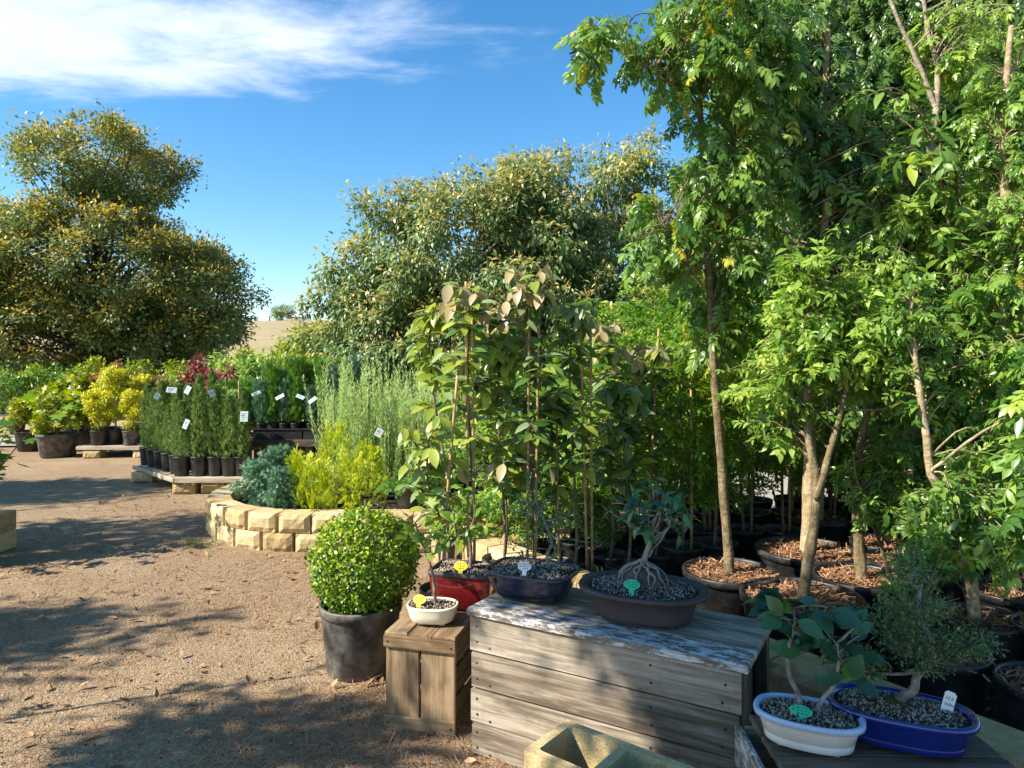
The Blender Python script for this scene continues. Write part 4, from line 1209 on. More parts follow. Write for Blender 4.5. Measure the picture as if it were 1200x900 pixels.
POTS19 = pot_meshes(.098, .225)
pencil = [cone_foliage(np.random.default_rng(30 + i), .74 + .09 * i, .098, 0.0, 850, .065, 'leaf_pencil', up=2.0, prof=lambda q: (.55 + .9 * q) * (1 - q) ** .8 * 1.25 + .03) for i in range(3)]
stemp = stem_mesh(.75)
front = [(213, 8.24), (233.5, 8.24), (253, 8.25), (269, 8.24), (284, 8.25)]
def lx(px, d): return (px - 600) / F * d
spots = [(lx(px, d), d, 'front', i) for i, (px, d) in enumerate(front)]
for i in range(5):
    q = (i + 1) / 5.6
    spots.append((-3.84 - q * 1.0 + .06, 8.25 + q * .98 - .02, 'left', i))
for i, (x, d) in enumerate(((-3.72, 8.52), (-3.46, 8.5), (-3.24, 8.53), (-4.2, 8.98), (-3.98, 8.74), (-3.6, 8.8), (-3.34, 8.8), (-3.8, 9.0))):
    spots.append((x, d, 'inner', i))
for x, d, kind, i in spots:
    lab = {'front': 'dark green pencil conifer, %s from the left along the front edge of the low pallet' % ORD[i],
           'left': 'dark green pencil conifer, %s from the front along the slanting left edge of the pallet' % ORD[i],
           'inner': 'slim pencil conifer, %s of those behind the front rows on the low pallet' % ORD[i]}[kind]
    k = int(rg.integers(3))
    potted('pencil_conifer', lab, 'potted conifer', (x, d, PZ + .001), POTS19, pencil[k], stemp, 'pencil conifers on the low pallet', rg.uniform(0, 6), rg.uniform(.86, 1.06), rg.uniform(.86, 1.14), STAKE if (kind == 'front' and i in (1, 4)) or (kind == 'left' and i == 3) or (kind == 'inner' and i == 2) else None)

def hang_tag(label, loc, rz, lean, w=.062, h=.082, group='nursery price tags on the conifers', roll=0.0, mat='grey_label'):
    t = thing('plant_tag', label, 'plant tag', loc, rz, group)
    tl = Matrix.Rotation(roll, 4, 'Y') @ Matrix.Rotation(-lean, 4, 'X')
    w, h = w * .84, h * .84
    mb = MB(); mb.box((0, 0, 0), (w, .002, h), tilt=tl); mb.build('card', mat, t)
    ink = MB()
    for z_, a, b, th in ((.28, -.36, .30, .05), (.10, -.36, .1, .16), (-.12, -.30, .36, .05), (-.28, -.36, .0, .05)):
        ink.box(tuple(tl @ Vector(((a + b) / 2 * w, -.0022, z_ * h))), ((b - a) * w, .0012, th * h), tilt=tl)
    ink.build('print', 'pale_ink', t)
    return t
for i, (px, py, d, rz, ln, w, h, roll, txt) in enumerate((
        (201, 457, 8.15, .2, .5, .13, .08, .1, 'pale tag, widest one among the tips of the pallet conifers'),
        (220, 457, 8.1, -.3, .2, .075, .11, .45, 'pale tag tied to the tall stake in the pallet conifers'),
        (248, 461, 8.1, .4, .1, .07, .10, -.4, 'pale tilted tag on the conifers right of the tall stake'),
        (218, 497, 8.08, -.2, .2, .07, .13, .35, 'pale tag low down on the front conifer with the stake'),
        (286, 488, 8.1, .0, .15, .105, .14, 0, 'square grey tag on the right stake of the low pallet'),
        (184, 464, 8.3, .3, .3, .065, .08, .4, 'small pale tag at the left end of the pallet conifers'),
        (300, 461, 8.9, .4, .5, .13, .05, -.4, 'slanting tag, leftmost of those over the black trays'),
        (328, 465, 8.9, .2, .7, .13, .06, -.5, 'slanting tag, second from the left over the black trays'),
        (352, 465, 8.9, -.2, .7, .13, .06, .35, 'slanting tag, third from the left over the black trays'),
        (366, 469, 8.9, .2, .7, .13, .06, -.65, 'slanting tag, last on the right over the black trays'))):
    hang_tag(txt, D(px, py, d), rz, ln, w, h, roll=roll)
hang_tag('white diamond tag hanging on the tall grey-green conifers', D(444, 507, 6.55), .1, .1, .075, .09, 'nursery price tags on the conifers', .5, 'white_label')

# ---- second pallet with golden shrubs --------------------------------------
pal2 = thing('pallet', 'low timber pallet at the far end of the path under the golden shrubs', 'pallet', (-6.72, 11.0, 0))
for i in range(6):
    board(pal2, 'plank', (1.15, .13, .02), (.55, .07 + .15 * i, PZ - .01), (0, 0, 0), 'pale_timber', .003, seed=230 + i)
board(pal2, 'rail', (1.15, .022, .05), (.55, -.012, PZ - .032), (0, 0, 0), 'pale_timber', .003, seed=240)
for i in range(3):
    board(pal2, 'rail', (.86, .05, .05), (.06 + .49 * i, .47, PZ - .048), (0, 0, R(90)), 'pale_timber', .003, seed=241 + i)
for i, (x, y, lb) in enumerate(((-6.50, 11.06, 'yellow block under the left end of the golden shrub pallet'), (-5.75, 11.1, 'yellow block under the right end of the golden shrub pallet'))):
    t = thing('support_block', lb, 'block', (x, y, 0), group='yellow blocks carrying the golden shrub pallet'); link('block_body', supp, t)

def bush_mesh(rg, ells, n, size, mat, tpl=LEAFD, t=0.0, droop=0.0, shell=.45, name='foliage', upn=1.0, ttop=None):
    """Leaves spread through a union of ellipsoids (cx,cy,cz,rx,ry,rz)."""
    e = np.array(ells, float); w = (e[:, 3] * e[:, 4] * e[:, 5]) ** (2 / 3); w /= w.sum()
    k = rg.choice(len(e), n, p=w); d = rdir(rg, n)
    q = e[k, :3] + d * e[k, 3:6] * (rg.random((n, 1)) ** shell)
    X = d * .6 + rdir(rg, n) * .8 + (0, 0, -droop); Nn = rdir(rg, n) * .7 + d * .4 + (0, 0, upn)
    tv = (rg.random(n) < t) * rg.random(n)
    if ttop is not None: tv = np.clip((d[:, 2] - ttop) * 1.5, 0, 1) * (rg.random(n) < .7)
    return Cloud().add(tpl, q, X, Nn, rg.uniform(.7, 1.3, n) * size, rg.random(n), tv).mesh(name, mat)

def clump_ells(rg, w, d, h, z0, n, r):
    out = []
    for i in range(n):
        u = rdir(rg, 1)[0] * rg.random() ** .4
        out.append((u[0] * w, u[1] * d, z0 + h * .5 + u[2] * h * .5, r * rg.uniform(.7, 1.3), r * rg.uniform(.7, 1.3), r * rg.uniform(.6, 1.0)))
    return out

POTS25 = pot_meshes(.135, .235); POTS25D = pot_meshes(.12, .235, 'dusty_plastic')
yel = [bush_mesh(np.random.default_rng(50 + i), clump_ells(np.random.default_rng(60 + i), .21, .21, .62 + .2 * i, .16, 16, .10), 2200, .05, 'leaf_yellow', ttop=.2) for i in range(2)]
stemy = stem_mesh(.5, .009, 'bark_grey')
for i, (px, d, tall, pt) in enumerate(((116, 11.15, 1.0, POTS25), (135, 11.3, 1.25, POTS25), (153, 11.12, 1.0, POTS25D), (163, 11.5, 1.1, POTS25), (126, 11.7, 1.45, POTS25))):
    potted('golden_shrub', ['bright yellow shrub in a black pot at the left end of its pallet', 'bright yellow shrub, second from the left on its pallet', 'bright yellow shrub in a pale grey pot on its pallet', 'bright yellow shrub at the right end of its pallet', 'taller bright yellow shrub behind the front row on its pallet'][i], 'potted shrub', (lx(px, d), d, PZ + .001), pt, yel[i % 2], stemy, 'golden shrubs on the far pallet', i * 1.3, .88, tall)

# ---- big tub at the end of the path -----------------------------------------
TUB = pot_meshes(.31, .36, 'dusty_plastic', 26); TUB2 = pot_meshes(.24, .33, 'black_plastic', 24)
ygl = [bush_mesh(np.random.default_rng(70 + i), clump_ells(np.random.default_rng(75 + i), .42, .36, .65, .08, 16, .17), 1500, .095, 'leaf_yellowgreen', tpl_lobed(5), t=.3, droop=.2) for i in range(2)]
stemg = stem_mesh(.55, .014, 'bark_grey')
potted('leafy_shrub', 'yellow-green lobed-leaf shrub in the big sun-dappled black tub', 'potted shrub', (lx(68, 11.3), 11.3, 0), TUB, ygl[0], stemg, 'lobed-leaf shrubs at the end of the path', 0, 1.0)
potted('leafy_shrub', 'yellow-green lobed-leaf shrub in a black tub right behind the big tub', 'potted shrub', (lx(100, 12.1), 12.1, 0), TUB2, ygl[1], stemg, 'lobed-leaf shrubs at the end of the path', 1, .95)
potted('leafy_shrub', 'yellow-green lobed-leaf shrub in a black tub left of the big tub', 'potted shrub', (lx(36, 12.0), 12.0, 0), TUB2, ygl[1], stemg, 'lobed-leaf shrubs at the end of the path', 2.5, .85)
potted('leafy_shrub', 'yellow-green lobed-leaf shrub farther back between the tubs and golden shrubs', 'potted shrub', (lx(88, 13.2), 13.2, 0), TUB2, ygl[0], stemg, 'lobed-leaf shrubs at the end of the path', 3.5, 1.25, 1.15)

# ---- left edge plant -----------------------------------------------------------
LE = Vector((-4.15, 5.35, 0))
t = thing('leafy_shrub', 'tall lobed-leaf plant poking into view at the left edge', 'potted shrub', LE)
round_pot(t, .2, .33, 'black_plastic', 'potting_soil', 24)
r2 = np.random.default_rng(90); mb = MB(); cl = Cloud(); lm3 = [Cloud().add(tpl_lobed(5), [(0, 0, 0)], (1, 0, 0), (0, 0, 1), 1.0, v).mesh('leaf', 'leaf_bright') for v in (.1, .5, .9)]
for i in range(16):
    a = r2.uniform(0, 6.28); b = limb(r2, (r2.uniform(-.05, .05), r2.uniform(-.05, .05), .3), (math.cos(a) * .35, math.sin(a) * .3, 1), r2.uniform(.6, 1.25), 9, .25, .1)
    mb.tube(b, taper(.008, .002, 9), 5)
    p, d = along(r2, b, 12, .15, 1)
    for q, dd in zip(p, d):
        an = r2.uniform(0, 6.28); x = np.array([math.cos(an), math.sin(an), -.45]); s = r2.uniform(.085, .145)
        put_leaf(lm3[r2.integers(3)], 'leaf', t, q + unit(x) * .45 * s, x, (r2.uniform(-.4, .4), r2.uniform(-.5, .2), 1), s, (0, 0, 0))
mb.build('stem', 'bark_brown', t)

# ---- slatted bench with black trays --------------------------------------------
ben = thing('display_bench', 'dark timber bench carrying black trays of young conifers', 'bench', (-3.42, 9.0, 0))
for i in range(5):
    board(ben, 'plank', (1.5, .12, .03), (.70, .07 + .15 * i, .50), (0, 0, 0), 'dark_wood', .003, seed=250 + i)
board(ben, 'rail', (1.5, .03, .08), (.70, -.012, .475), (0, 0, 0), 'dark_wood', .003, seed=256)
for i, x in enumerate((.06, .75, 1.38)):
    for y in (.05, .66):
        board(ben, 'leg', (.44, .07, .07), (x, y, .221), (0, R(90), 0), 'dark_wood', .003, seed=257)
low = thing('display_bench', 'lower pale bench left of the tray bench with small potted conifers', 'bench', (-3.95, 9.35, 0))
for i in range(3):
    board(low, 'plank', (.55, .13, .025), (.235, .07 + .16 * i, .34), (0, 0, 0), 'pale_timber', .003, seed=260 + i)
for x in (.03, .45):
    for y in (.04, .38):
        board(low, 'leg', (.32, .06, .06), (x, y, .163), (0, R(90), 0), 'dark_wood', .003, seed=265)

def tray(label, loc, w, d, h):
    t = thing('plant_tray', label, 'tray', loc)
    mb = MB(); th = .012
    mb.box((w / 2, d / 2, .006), (w, d, .012))
    mb.box((w / 2, th / 2, h / 2 + .006), (w, th, h - .012)); mb.box((w / 2, d - th / 2, h / 2 + .006), (w, th, h - .012))
    mb.box((th / 2, d / 2, h / 2 + .006), (th, d - 2 * th, h - .012)); mb.box((w - th / 2, d / 2, h / 2 + .006), (th, d - 2 * th, h - .012))
    mb.box((w / 2, -.006, h - .008), (w + .02, .012, .016))
    mb.build('tray_body', 'black_plastic', t)
    return t
tray('black plastic tray of conifers at the left end of the dark bench', (-3.30, 9.05, .516), .62, .42, .14)
tray('black plastic tray of conifers at the right end of the dark bench', (-2.66, 9.05, .516), .55, .42, .14)
POTS15 = pot_meshes(.068, .19, 'black_plastic', 16)
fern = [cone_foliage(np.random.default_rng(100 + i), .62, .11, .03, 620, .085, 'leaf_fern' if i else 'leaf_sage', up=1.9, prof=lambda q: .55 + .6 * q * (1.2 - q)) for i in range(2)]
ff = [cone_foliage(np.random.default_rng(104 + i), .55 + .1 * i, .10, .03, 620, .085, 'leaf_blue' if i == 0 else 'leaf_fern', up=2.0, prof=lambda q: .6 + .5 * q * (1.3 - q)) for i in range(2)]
for i in range(8):
    x = -3.22 + .145 * i + (.06 if i > 3 else 0)
    potted('young_conifer', 'upright feathery young conifer, %s from the left along the front of the trays' % ORD[i], 'potted conifer', (x, 9.14, .529), POTS15, ff[i % 2], stemp, 'young conifers in the black trays', i, rg.uniform(.9, 1.1), rg.uniform(.9, 1.2))
    potted('young_conifer', 'upright feathery young conifer, %s from the left in the rear row of the trays' % ORD[i], 'potted conifer', (x + .05, 9.35, .529), POTS15, ff[(i + 1) % 2] if i % 3 else fern[1], stemp, 'young conifers in the black trays', i * 2, rg.uniform(.95, 1.15), rg.uniform(1.0, 1.3))
for i in range(3):
    potted('young_conifer', 'lime young conifer, %s from the left on the lower pale bench' % ORD[i], 'potted conifer', (-3.88 + .17 * i, 9.42, .354), POTS15, fern[0] if i == 1 else ff[1], stemp, 'young conifers on the lower bench', i, .9, 1.0)
for i in range(4):
    potted('young_conifer', 'lime young conifer, %s from the left in the back row of the lower bench' % ORD[i], 'potted conifer', (-3.9 + .15 * i, 9.66, .354), POTS15, ff[1], stemp, 'young conifers on the lower bench', i, .9, 1.15)

# ---- round bed -------------------------------------------------------------------
POTS22 = pot_meshes(.12, .16)
blue_c = [bush_mesh(np.random.default_rng(110 + i), clump_ells(np.random.default_rng(115 + i), .13, .13, .40, .02, 16, .075), 1900, .050, 'leaf_blue', tpl_frond(4, .10, .45, 3), shell=.4, upn=.5) for i in range(2)]
for i, (px, d, s) in enumerate(((302, 6.22, 1.1), (331, 6.0, 1.0), (322, 6.5, 1.3))):
    potted('blue_conifer', ['blue-green feathery conifer at the left of the round bed', 'paler blue-green feathery conifer beside the golden one at the bed rim', 'blue-green feathery conifer just behind the first two in the round bed'][i], 'potted conifer', (lx(px, d), d, .07), POTS22, blue_c[i % 2], None, 'blue-green conifers in the round bed', i, s, 1.0)

def gold_mesh(seed, w, h):
    """Upright flattened fans of golden foliage."""
    r2 = np.random.default_rng(seed); c = Cloud(); n = 58
    for i in range(n):
        f = r2.random(); a = r2.uniform(0, 6.28); rr_ = w * (1 - .75 * f) * math.sqrt(r2.uniform(.2, 1))
        p0 = np.array([math.cos(a) * rr_, math.sin(a) * rr_, h * f * .86 + .02])
        d = unit(np.array([math.cos(a) * .5, math.sin(a) * .5, 1.1]) + r2.normal(size=3) * .15)
        side = unit(np.cross(d, r2.normal(size=3))); k = 30
        u = r2.random(k); sd = r2.uniform(-1, 1, k); L = r2.uniform(.10, .17)
        P = p0 + d * (u * L)[:, None] + side * (sd * (.05 * (1 - u * .5)))[:, None]
        X = d + side * (sd * .8)[:, None] + r2.normal(size=(k, 3)) * .18
        Nn = np.cross(d, side) + r2.normal(size=(k, 3)) * .3
        c.add(FRONDS[0], P, X, Nn, r2.uniform(.028, .045, k), np.clip(r2.random(k) * .6 + .2 + .3 * u, 0, 1), (u > .6) * r2.random(k))
    return c.mesh('foliage', 'leaf_gold')
gold = [gold_mesh(120, .17, .50), gold_mesh(121, .20, .62), gold_mesh(122, .15, .42)]
for i, (px, d, k, s, tall) in enumerate(((352, 6.3, 0, .92, .98), (372, 5.96, 2, 1.05, 1.0), (394, 6.55, 1, 1.05, 1.12), (413, 6.0, 1, .88, .95), (432, 6.35, 0, 1.0, 1.05), (342, 6.65, 2, .95, 1.1))):
    potted('golden_conifer', ['golden conifer next to the blue-green ones in the round bed', 'lowest golden conifer at the front rim of the round bed', 'tallest golden conifer in the middle of the round bed', 'golden conifer with a bare brown stem at the front rim', 'golden conifer behind the bare-stemmed one in the bed', 'golden conifer at the back left of the round bed'][i], 'potted conifer', (lx(px, d), d, .07), POTS22, gold[k], stem_mesh(.3, .012, 'bark_brown') if i == 3 else None, 'golden conifers in the round bed', i * 1.1, s, tall)

def feather_mesh(seed):
    """A loose tuft of thin upright stems, each clothed in short needles."""
    r2 = np.random.default_rng(seed); c = Cloud()
    for k in range(18):
        a = r2.uniform(0, 6.28); r_ = .13 * math.sqrt(r2.random()); h = r2.uniform(.85, 1.32)
        b = limb(r2, (math.cos(a) * r_ * .5, math.sin(a) * r_ * .5, .0), (math.cos(a) * .10, math.sin(a) * .10, 1), h, 8, 0, .035); n = 130
        p, d = along(r2, b, n, .12, 1.0)
        c.add(tpl_blade(.17), p + r2.normal(size=(n, 3)) * .004, d + rdir(r2, n) * .75, rdir(r2, n), r2.uniform(.025, .055, n) * (1.25 - .5 * (p[:, 2] / h)), np.clip(r2.random(n) * .8 + .2 * p[:, 2], 0, 1), (r2.random(n) < .2) * r2.random(n))
    return c.mesh('foliage', 'leaf_sage')
col_m = [feather_mesh(130 + i) for i in range(4)]
stems = stem_mesh(.9, .01, 'bark_dark')
cs = [(392, 7.0), (408, 7.15), (424, 6.95), (440, 7.1), (456, 6.9), (472, 7.05), (488, 6.9), (505, 7.0), (400, 7.5), (418, 7.6), (436, 7.5), (454, 7.6), (472, 7.5), (490, 7.5), (508, 7.45), (522, 7.0), (384, 7.25), (416, 7.3), (432, 7.28), (448, 7.32), (464, 7.28), (480, 7.3), (496, 7.25), (514, 7.25)]
for i, (px, d) in enumerate(cs):
    fr = i < 8
    potted('column_conifer', ('tall narrow grey-green conifer, %s from the left in the front row of the bed' % ORD[i]) if fr else ('tall narrow grey-green conifer, %s from the left in the back row of the bed' % ORD[i - 8] if i < 16 else 'tall narrow grey-green conifer, %s from the left in the middle row of the bed' % ORD[i - 16]), 'potted conifer', (lx(px, d), d, .07), POTS22, col_m[i % 4], stems, 'tall grey-green column conifers', i * 1.7, rg.uniform(.9, 1.15), rg.uniform(.85, 1.1))

# juniper in a pot on the wall
r2 = np.random.default_rng(140)
JU = pot_meshes(.128, .245, 'black_plastic', 22)
def juniper_mesh(seed, w):
    r2 = np.random.default_rng(seed); c = Cloud()
    for i in range(60):
        a = r2.uniform(0, 6.28)
        b = limb(r2, (0, 0, .02), (math.cos(a), math.sin(a), .45), w * r2.uniform(.5, 1.0), 7, .9, .08)
        p, d = along(r2, b, 36, .15, 1)
        c.add(FRONDS[1], p + r2.normal(size=p.shape) * .008, d + rdir(r2, 36) * .45, rdir(r2, 36) * .4 + (0, 0, 1), r2.uniform(.025, .05, 36), r2.random(36))
    return c.mesh('foliage', 'leaf_fern')
jm = juniper_mesh(141, .34)
potted('juniper', 'flat spreading bright green juniper in a black pot on the bed wall', 'potted shrub', (lx(479, 5.98), 5.98, .255), JU, jm, None, 'spreading junipers in black pots')
potted('juniper', 'second flat spreading juniper half hidden by the broad-leaved saplings', 'potted shrub', (lx(610, 6.0), 6.05, .205), JU, jm, None, 'spreading junipers in black pots', 2.0, .9)
b_ = MB().box((0, 0, .0275), (.3, .3, .052)); b_.build('paving_slab', 'sandstone', thing('paving_slab', 'thin yellow slab under the juniper pot at the bed wall', 'slab', (lx(479, 5.98), 5.98, .201)))

# ---- red, orange and green shrubs farther back -------------------------------------
POTS30 = pot_meshes(.16, .27)
redm = [bush_mesh(np.random.default_rng(150 + i), clump_ells(np.random.default_rng(155 + i), .26, .24, .62, .42, 11, .13), 900, .085, 'leaf_red', tpl_leaf(.4, 2), t=.3, droop=.4) for i in range(2)]
stemr = stem_mesh(.9, .009, 'bark_grey')
for i, (px, d, s, tl_) in enumerate(((244, 11.0, 1.15, 1.28), (266, 10.7, .95, 1.22), (326, 12.5, .9, 1.35), (230, 12.0, 1.0, 1.3), (352, 12.2, .75, 1.15))):
    potted('red_leaved_shrub', ['red-leaved shrub, tallest of its kind behind the pallet conifers', 'dark red shrub right of the tallest red one behind the conifers', 'russet shrub in front of the dry hillside gap', 'dull red shrub left of and behind the tallest red one', 'small russet shrub behind the right end of the trays'][i], 'potted shrub', (lx(px, d), d, 0), POTS30, redm[i % 2], stemr, 'red-leaved shrubs behind the conifers', i, s, tl_)
ora = [bush_mesh(np.random.default_rng(160 + i), clump_ells(np.random.default_rng(165 + i), .30, .30, .8, .35, 16, .13), 1500, .075, 'leaf_orange', tpl_leaf(.4, 2), t=.45, droop=.2, ttop=.1) for i in range(2)]
mid = [bush_mesh(np.random.default_rng(170 + i), clump_ells(np.random.default_rng(175 + i), .42, .40, .95, .15, 20, .18), 2300, .075, ('leaf_yellowgreen', 'leaf_mid', 'leaf_lime')[i], tpl_leaf(.42, 2), t=.12, droop=.2) for i in range(3)]
names_o = ['orange-tipped sapling, tallest above the golden shrubs', 'orange-tipped sapling left of the tallest one above the golden shrubs', 'orange-tipped shrub behind the left end of the pallet conifers', 'orange-tipped shrub at the far left below the big tree']
for i, (px, d, s, tl_) in enumerate(((136, 13.0, .9, 1.35), (115, 13.2, .8, 1.25), (175, 12.9, .9, 1.15))):
    potted('orange_shrub', names_o[i], 'potted shrub', (lx(px, d), d, 0), POTS30, ora[i % 2], stemr, 'orange-tipped shrubs below the big tree', i, s, tl_)
grn = [(160, 14.0, 0, 1.1), (186, 13.6, 1, 1.0), (205, 14.2, 0, 1.1), (218, 13.4, 2, .95), (245, 13.6, 0, 1.1), (268, 13.0, 2, 1.25), (105, 14.4, 0, 1.15), (80, 15.0, 1, 1.1), (45, 15.2, 0, 1.0), (20, 14.6, 1, 1.1), (292, 12.2, 2, 1.25), (310, 12.0, 1, 1.28), (345, 11.2, 0, 1.2), (365, 10.8, 2, 1.1), (385, 11.6, 1, 1.15), (338, 12.6, 0, 1.35), (280, 13.6, 0, 1.3), (322, 13.2, 2, 1.3)]
for i, (px, d, k, s) in enumerate(grn):
    potted('green_shrub', 'bushy %s shrub, %s of its colour from the left behind the path' % (('yellow-green', 'mid green', 'lime green')[k], ORD[sorted(j for j in range(len(grn)) if grn[j][2] == k).index(i)]), 'potted shrub', (lx(px, d), d, 0), POTS30, mid[k], None, '%s shrubs in the rows behind the path' % ('yellow-green', 'mid green', 'lime green')[k], i * 1.9, s, 1.0)

# ================================================================== TREES
def crown_cloud(rg, ells, nclump, cr_, nleaf, size, tpl, jit=0.0, tipy=.5, droop=.3, flat=.65, gs=.55, spire=0.0):
    """Leaves in clumps that sit mostly near the outside of a union of ellipsoids; gaps stay between the clumps."""
    e = np.array(ells, float); w = (e[:, 3] * e[:, 4] * e[:, 5]) ** (2 / 3); w /= w.sum()
    c = Cloud(); cents = []
    while len(cents) < nclump:
        k = rg.choice(len(e), p=w); d = rdir(rg, 1)[0]; q = e[k, :3] + d * e[k, 3:6] * (1 - .5 * rg.random() ** 2.2)
        inside = ((((q - e[:, :3]) / e[:, 3:6]) ** 2).sum(1) < .45).any()
        if inside and rg.random() < .75: continue
        cents.append((q + rg.normal(size=3) * jit, d))
    for q, d in cents:
        r = cr_ * rg.uniform(.6, 1.35); n = int(nleaf * (r / cr_) ** 2)
        u = rg.normal(size=(n, 3)) * gs; P = q + u * r * np.array([1, 1, flat + spire])
        X = unit(u + d * .5) * .7 + rdir(rg, n) * .6 + (0, 0, -droop); Nn = rdir(rg, n) * .6 + d * .3 + (0, 0, .9)
        shade = rg.uniform(-.15, .15)
        tv = np.clip(u[:, 2] * 1.1 + d[2] * .45 + .22, 0, 1) * (rg.random(n) < tipy) * (rg.random() < .88)
        c.add(tpl, P, X, Nn, rg.uniform(.7, 1.3, n) * size, np.clip(rg.random(n) * .8 + .1 + shade, 0, 1), tv)
    return c, [q for q, d in cents]

def tree(name, label, cat, base, trunkpts, r0, barkm, ells, nclump, cr_, nleaf, size, leafm, tpl=LEAFD, seed=1, nlimb=40, group=None, **kw):
    rg = np.random.default_rng(seed)
    t = thing(name, label, cat, base, 0, group); B = np.array(base)
    c, cents = crown_cloud(rg, ells, nclump, cr_, nleaf, size, tpl, **kw)
    for i in range(len(c.V)): c.V[i] = c.V[i] - B
    c.build('crown', leafm, t)
    tp = np.array(spline(trunkpts, 14)) - B
    mb = MB(); mb.tube([tuple(q) for q in tp], taper(r0, r0 * .12, 14), 9)
    for j in rg.choice(len(cents), min(nlimb, len(cents)), replace=False):
        e = cents[j] - B; i = int(rg.integers(4, 13))
        st = tp[i]
        if st[2] > e[2]: st = tp[max(2, int(i * .5))]
        m1 = st * .55 + e * .45 + np.array([0, 0, .12 * np.linalg.norm(e - st)]) + rg.normal(size=3) * .05 * np.linalg.norm(e - st)
        mb.tube(spline([tuple(st), tuple(m1), tuple(e)], 8), taper(r0 * .28, r0 * .03, 8), 5, cap=False)
    mb.build('trunk', barkm, t)
    return t

def E(px, py, d, rx, ry, rz=None):
    """An ellipsoid given by its centre pixel and pixel radii at distance d."""
    k = d / F; c = D(px, py, d)
    return (c[0], c[1], c[2], rx * k, (rz or rx) * k, ry * k)

# big tree on the left
d = 19.0
tree('spreading_tree', 'big rounded tree with orange-tipped foliage at the left of the sky', 'tree', (lx(118, d), d, 0.3),
     [(lx(118, d), d, .2), (lx(122, d), d, 1.6), (lx(112, d), d, 3.2), (lx(122, d), d, 5.2)], .22, 'bark_dark',
     [E(122, 196, d, 84, 44), E(118, 318, d, 134, 70), E(228, 346, d, 74, 60), E(14, 320, d, 110, 72), E(60, 390, d, 130, 55), E(190, 388, d, 95, 42), (-16.2, 19, 3.4, 2.6, 2.6, 2.6)],
     880, .46, 240, .105, 'leaf_gum', tpl_leaf(.5, 2), 5, 90, tipy=.6, droop=.0, flat=.75, gs=.42, jit=.12)
# grey-green trees in the middle
d = 12.5
GLF = tpl_leaf(.40, 2, .1, .25)
tree('grey_green_tree', 'wide grey-green tree with drooping leaves behind the column conifers', 'tree', (lx(520, d), d, 0),
     [(lx(520, d), d, 0), (lx(520, d), d, 1.2), (lx(535, d), d, 2.6), (lx(560, d), d, 4.2)], .10, 'bark_grey',
     [E(560, 305, d, 105, 88), E(450, 375, d, 75, 62), E(472, 300, d, 50, 52), E(412, 390, d, 44, 32), E(530, 400, d, 120, 60), E(396, 312, d, 16, 16), E(452, 258, d, 18, 24), E(500, 232, d, 24, 22), E(425, 330, d, 26, 22), E(610, 285, d, 70, 80), E(640, 380, d, 60, 60)], 430, .27, 150, .10, 'leaf_grey', GLF, 6, 60, tipy=.7, droop=.4, flat=.9, gs=.45, jit=.24)
d = 13.5
tree('grey_green_tree', 'grey-green tree with orange new tips behind the tan-leaved saplings', 'tree', (lx(700, d), d, 0),
     [(lx(700, d), d, 0), (lx(700, d), d, 1.4), (lx(690, d), d, 3), (lx(695, d), d, 4.8)], .11, 'bark_grey',
     [E(650, 285, d, 95, 82), E(745, 290, d, 82, 92), E(715, 380, d, 140, 70), E(800, 350, d, 80, 80), E(722, 205, d, 20, 22), E(606, 205, d, 30, 20), E(765, 205, d, 26, 20), E(850, 400, d, 80, 60)], 460, .28, 150, .105, 'leaf_grey', GLF, 7, 60, tipy=.7, droop=.4, flat=.9, gs=.45, jit=.24)
# low scrub under the grey-green trees
for i, (px, py, d, rx, ry, mt) in enumerate(((372, 408, 13.5, 34, 30, 'leaf_yellowgreen'), (415, 420, 12.6, 48, 28, 'leaf_grey'), (640, 440, 11.0, 80, 42, 'leaf_mid'), (745, 440, 10.5, 70, 46, 'leaf_mid'), (850, 445, 10.8, 80, 50, 'leaf_dark'), (555, 445, 11.6, 70, 34, 'leaf_mid'))):
    c = D(px, py, d)
    tree('shrub', ['olive shrub at the foot of the grey-green tree beside the hillside', 'low grey-green shrub under the left of the grey-green tree', 'leafy shrub behind the tan-leaved saplings', 'leafy shrub behind the bamboo stakes', 'dark leafy shrub beyond the gravel road', 'leafy shrub behind the tall column conifers'][i], 'shrub', (c[0], d, 0), [(c[0], d, 0), (c[0], d, .5), (c[0] + .1, d, c[2])], .03, 'bark_grey', [E(px, py, d, rx, ry), E(px + 10, py + ry * .9, d, rx * .9, ry)], 45, .24, 120, .075, mt, LEAF2, 40 + i, 14, tipy=.3, droop=.3)

